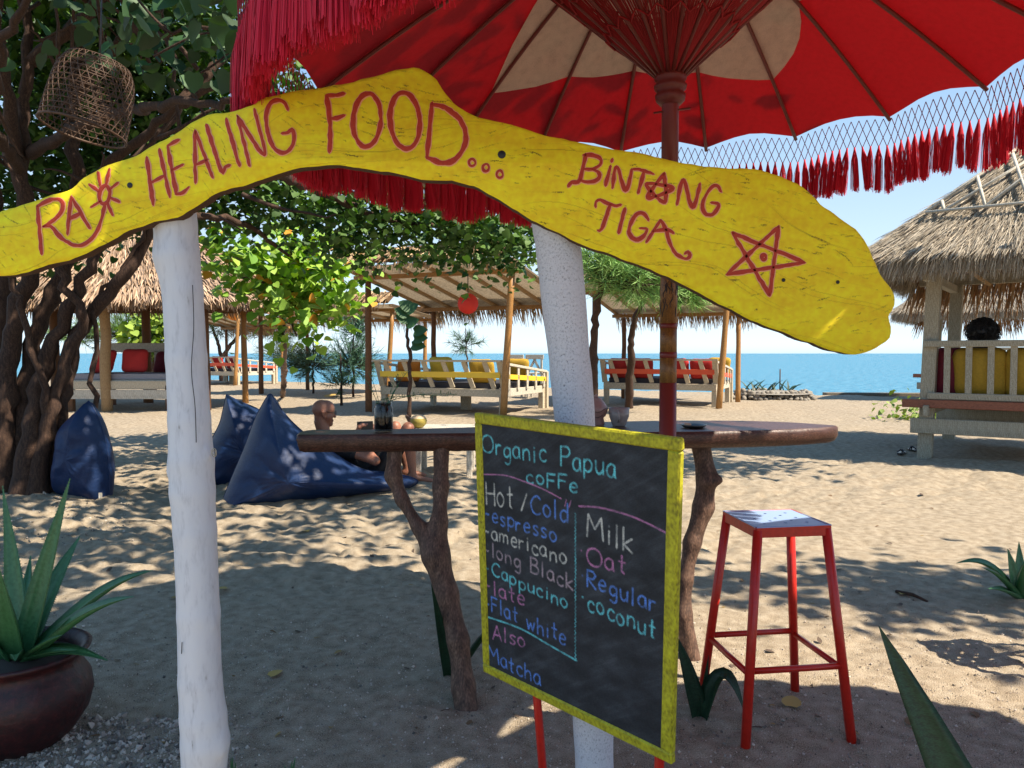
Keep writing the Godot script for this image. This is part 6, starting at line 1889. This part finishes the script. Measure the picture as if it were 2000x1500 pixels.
	casuarina("casuarina_tree", "dark branching casuarina beyond the distant bench with the orange lantern", [[at(432, 745, 38.0), at(430, 690, 38.0), at(415, 640, 38.0), at(400, 600, 38.0)], [at(432, 700, 38.0), at(470, 650, 38.0), at(520, 620, 38.0)]], [[at(430, 625, 38.0), Vector3(2.4, 0.9, 1.0), 2600], [at(540, 640, 38.0), Vector3(2.2, 0.8, 1.0), 2600], [at(560, 690, 38.0), Vector3(1.8, 0.8, 1.0), 1800]], 0.45, 108, [Color(0.04, 0.08, 0.03), Color(0.08, 0.13, 0.05)])
	var pd = thing("leafy_shrub", "tall yellow green shrub behind the pavilion's daybed", "shrub", gr(300, 768))
	limb(pd, [gr(300, 768), at(300, 700, 26.0), at(302, 640, 26.0)], [0.09, 0.07, 0.04], "stem", "bark", 6)
	crown(pd, [[at(300, 645, 26.0), Vector3(1.0, 0.9, 0.7), 650, 0.26]], [Color(0.12, 0.22, 0.03), Color(0.34, 0.44, 0.06), Color(0.4, 0.35, 0.05)], 86, "foliage")
	var sh = thing("green_shrub", "small sunlit green weeds beside the right hut's front post", "shrub", gr(1780, 815))
	crown(sh, [[gr(1785, 818) + Vector3(0, 0.12, 0), Vector3(0.5, 0.1, 0.4), 220, 0.12]], [Color(0.12, 0.2, 0.03), Color(0.3, 0.38, 0.08), Color(0.4, 0.35, 0.05)], 84, "foliage")
	snake_plants()

func casuarina(called, label, trunks, blobs, ln, seed_at, tones):
	var base = trunks[0][0]
	var o = thing(called, label, "tree" if called.ends_with("tree") else "sapling", Vector3(base.x, 0, base.z))
	var r0 = 0.11 if called.ends_with("tree") else 0.04
	for t in trunks: limb(o, t, [r0, r0 * 0.85, r0 * 0.6, r0 * 0.3], "trunk", "bark", 7)
	var rr := RandomNumberGenerator.new(); rr.seed = seed_at
	var frames = []
	var cols = []
	var st = new_st()
	for b in blobs:
		var sprays = []
		for k in int(b[2] / 24.0):
			var v = Vector3(rr.randfn(0, 0.5), rr.randfn(0, 0.5), rr.randfn(0, 0.5)).limit_length(1.0)
			var tip = b[0] + v * b[1]
			var root = b[0] + v * b[1] * 0.25 - Vector3(0, b[1].y * 0.3, 0)
			sprays.append([root, tip, rr.randf()])
			tube(st, [root, tip], [0.012, 0.004], 4, false)
		for i in b[2]:
			var s = sprays[rr.randi() % sprays.size()]
			var p = s[0].lerp(s[1], rr.randf_range(0.3, 1.0))
			var y = ((s[1] - s[0]).normalized() * 0.7 + Vector3(rr.randfn(0, 0.5), rr.randfn(-0.1, 0.5), rr.randfn(0, 0.5))).normalized()
			var z = Vector3(rr.randfn(0, 1), rr.randfn(0, 1), rr.randfn(0, 1)).normalized()
			var x = y.cross(z).normalized()
			z = x.cross(y)
			var l = ln * rr.randf_range(0.5, 1.3)
			frames.append(Transform3D(Basis(x, y * l, z * l), p))
			cols.append(tones[0].lerp(tones[1], clamp(s[2] + rr.randfn(0, 0.2), 0, 1)))
	part(st, "branchlets", M.bark, o, true)
	copies(straw_mesh(0.014), "needles", M.needle, o, frames, cols)

func big_leaf(parent, base, tip, w):
	var st = new_st()
	var pts = []
	var ws = []
	for i in 15:
		var f = i / 14.0
		pts.append(base.lerp(tip, f) + Vector3(0.02, 0.0, 0.03) * sin(PI * f))
		ws.append(w * min(1.0, pow(1.0 - f, 0.8) * 1.75) * (0.7 + 0.3 * smoothstep(0.0, 0.3, f)) + 0.0006)
	blade(st, pts, ws, Vector3(-0.35, 0.2, 1.0).normalized(), w * 0.12, 0)
	part(st, "leaf", M.snake_plant, parent, true)
func snake_plants():
	var a = thing("snake_plant", "snake plant leaves growing behind the bar table's forked leg", "plant", gr(885, 1300))
	var b = gr(880, 1310)
	for q in [[842, 1140, 2.9, 12], [888, 1130, 3.1, 12], [874, 1082, 3.4, 16], [1000, 1190, 3.0, 16]]:
		aloe_leaf(a, b + (at(q[0], q[1], q[2]) - b) * Vector3(0.1, 0, 0.1) - Vector3(0, 0.01, 0), at(q[0], q[1], q[2]), Vector3(0, 0.03, 0), q[3] * 0.0021, "snake_plant", 0)
	a = thing("snake_plant", "small mottled snake plant at the chalkboard's right foot", "plant", gr(1368, 1398))
	b = gr(1368, 1400)
	for q in [[1318, 1235, 2.86, 20, 0.02], [1384, 1280, 2.86, 9, 0.0], [1456, 1395, 2.75, 22, 0.16], [1345, 1300, 3.0, 16, 0.02]]:
		aloe_leaf(a, b - Vector3(0, 0.01, 0), at(q[0], q[1], q[2]), Vector3(0, q[4], 0), q[3] * 0.0019, "snake_plant", 0)
	a = thing("snake_plant", "large dark snake plant leaf rising at the lower right", "plant", Vector3(0.95, 0, -1.25))
	big_leaf(a, Vector3(1.0, -0.02, -1.26), at(1716, 1222, 1.36), 0.06)
	big_leaf(a, Vector3(1.06, -0.02, -1.2), Vector3(1.36, 0.55, -1.1), 0.05)
	a = thing("aloe_plant", "sunlit small aloe in the sand at the right edge", "plant", gr(1990, 1165))
	b = gr(1990, 1165)
	for q in [[1868, 1100, 4.3, 14, 0.09], [1918, 1108, 4.1, 14, 0.03], [1968, 1072, 4.35, 16, 0.0], [1990, 1058, 4.4, 16, 0.0], [2040, 1080, 4.4, 16, 0.02], [2080, 1120, 4.2, 16, 0.04], [1930, 1150, 4.0, 12, 0.02], [2000, 1100, 4.1, 14, 0.0]]:
		aloe_leaf(a, b - Vector3(0, 0.01, 0), at(q[0], q[1], q[2]), Vector3(0, q[4], 0), q[3] * 0.0029, "aloe", 5)
	for q in [[[455, 1500], "tiny green grass sprout at the foot of the smooth white post"], [[567, 1500], "tiny green grass sprout on the sand between the white posts"]]:
		var g = gr(q[0][0], 1530)
		var t = thing("grass_sprout", q[1], "grass", g)
		for k in 3: aloe_leaf(t, g - Vector3(0, 0.005, 0), g + Vector3(R.randfn(0, 0.012), R.randf_range(0.05, 0.09), R.randfn(0, 0.01)), Vector3.ZERO, 0.006, "aloe", 0)

# ---------------------------------------------------------------- small things on the sand
func small_things():
	var st = new_st(false)
	var ps = []
	for k in 6: ps.append(Vector3([1, -1, 0, 0, 0, 0][k], [0, 0, 1, -1, 0, 0][k], [0, 0, 0, 0, 1, -1][k]) * R.randf_range(0.7, 1.2))
	for q in [[0, 2, 4], [0, 2, 5], [0, 3, 4], [0, 3, 5], [1, 2, 4], [1, 2, 5], [1, 3, 4], [1, 3, 5]]: tri(st, ps[q[0]], ps[q[1]], ps[q[2]], ps[q[0]] + ps[q[1]] + ps[q[2]])
	st.generate_normals()
	var pebble = st.commit()
	var frames = []
	var cols = []
	var rr := RandomNumberGenerator.new(); rr.seed = 55
	for k in 24000:
		var p: Vector3
		var s = rr.randf_range(0.0018, 0.0052)
		if k < 2600:      # shell grit by the pot and the post
			p = gr(rr.randf_range(-60, 420) + rr.randfn(0, 40), rr.randf_range(1395, 1560))
			s = rr.randf_range(0.003, 0.013) * (1.0 if rr.randf() < 0.93 else 1.8)
		elif k < 3200:
			p = gr(rr.randf_range(-20, 260), rr.randf_range(950, 1060))
			s = rr.randf_range(0.005, 0.014)
		else:
			p = Vector3(rr.randf_range(-3.0, 3.2), 0, -rr.randf_range(2.2, 3.4 + 2.2 * rr.randf() * rr.randf()))
			s *= 0.95
			if rr.randf() < 0.08: s *= 2.2
		p.y = ground_y(p.x, -p.z) + s * 0.1
		frames.append(Transform3D(Basis.from_euler(Vector3(rr.randf() * TAU, rr.randf() * TAU, rr.randf() * TAU)) * Basis.from_scale(Vector3(s, s * rr.randf_range(0.3, 0.8), s * rr.randf_range(0.6, 1.2))), p))
		var g = rr.randf_range(0.22, 0.62)
		if rr.randf() < 0.3: g *= 0.4
		cols.append(Color(g * 1.05, g * 0.9, g * 0.75))
	var grit = copies(pebble, "shell_grit", M.stone, null, frames, cols)
	tag(grit, "scattered coral and shell grit on the sand by the pot", "grit", "", "stuff")
	var lf = []
	var lc = []
	for k in 260:
		var p = gr(rr.randf_range(-50, 2050), 800.0 + 650.0 * pow(rr.randf(), 1.3))
		p.y = ground_y(p.x, -p.z) + 0.006
		var s = rr.randf_range(0.02, 0.05)
		lf.append(Transform3D(Basis.from_euler(Vector3(-PI / 2 + rr.randfn(0, 0.3), rr.randf() * TAU, rr.randfn(0, 0.3)), EULER_ORDER_YXZ) * Basis.from_scale(Vector3(s * rr.randf_range(0.15, 0.9), s, s)), p))
		lc.append([Color(0.16, 0.09, 0.04), Color(0.3, 0.2, 0.07), Color(0.09, 0.06, 0.04)][rr.randi() % 3])
	tag(copies(leaf_mesh(), "leaf_litter", M.straw, null, lf, lc), "small dry leaf litter scattered over the sand", "litter", "", "stuff")
	var lm = leaf_mesh()
	var places = [[620, 1087, "small yellow fallen leaf on the sand left of the forked leg", 0.075], [444, 1152, "yellow fallen leaf beside the smooth white post", 0.06], [527, 1320, "brown curled fallen leaf in the shaded sand", 0.06], [593, 1036, "dry olive leaf on the sand below the big bean bag", 0.09], [1545, 1385, "brown crumpled leaf on the sand under the stool", 0.08], [640, 775, "large dry brown leaf on the far sand left of the man's head", 0.5], [1765, 1160, "dry twig leaf on the sand near the right aloe", 0.05]]
	for q in places:
		var p = gr(q[0], q[1])
		p.y = ground_y(p.x, -p.z) + 0.008
		var o = put(lm, "fallen_leaf", M.dry_leaf)
		var fr = Transform3D(Basis.from_euler(Vector3(-PI / 2 + 0.25, R.randf() * TAU, 0.0), EULER_ORDER_YXZ) * q[3], p)
		o.transform = fr
		tag(o, q[2], "leaf", "fallen leaves")
	var tw = thing("dry_twig", "short dry twig on the sand left of the right aloe", "twig", gr(1780, 1160))
	var t0 = gr(1750, 1157)
	var t1 = gr(1812, 1174)
	t0.y = ground_y(t0.x, -t0.z) + 0.01; t1.y = ground_y(t1.x, -t1.z) + 0.01
	st = new_st()
	tube(st, [t0, t0.lerp(t1, 0.5) + Vector3(0, 0.012, 0.01), t1], [0.009, 0.011, 0.006], 6)
	part(st, "stick", M.bark, tw, true)
	for i in 2:
		var g = gr([1760, 1782][i], [884, 879][i])
		g.y = ground_y(g.x, -g.z) + 0.01
		var o = thing("sandal", ["dark flip-flop nearer the view by the hut post", "dark flip-flop closer to the hut post"][i], "sandal", g, [0.9, 1.3][i], "flip-flops by the hut")
		st = new_st(false)
		var sole = []
		for k in 16:
			var a = TAU * k / 16.0
			sole.append(Vector3(cos(a) * 0.14, 0, sin(a) * (0.05 + 0.008 * cos(a))))
		for k in 16:
			tri(st, Vector3(0, 0.02, 0), sole[k] + Vector3(0, 0.02, 0), sole[(k + 1) % 16] + Vector3(0, 0.02, 0), Vector3.UP)
			quad(st, sole[k], sole[(k + 1) % 16], sole[(k + 1) % 16] + Vector3(0, 0.02, 0), sole[k] + Vector3(0, 0.02, 0), sole[k])
		part(st, "sole", M.plastic_black, o)
		st = new_st()
		tube(st, [Vector3(-0.02, 0.02, 0.045), Vector3(0.03, 0.055, 0.01), Vector3(0.075, 0.02, 0.0)], 0.008, 6)
		tube(st, [Vector3(-0.02, 0.02, -0.045), Vector3(0.03, 0.055, -0.01), Vector3(0.075, 0.02, 0.0)], 0.008, 6)
		part(st, "strap", M.dark_cloth, o)
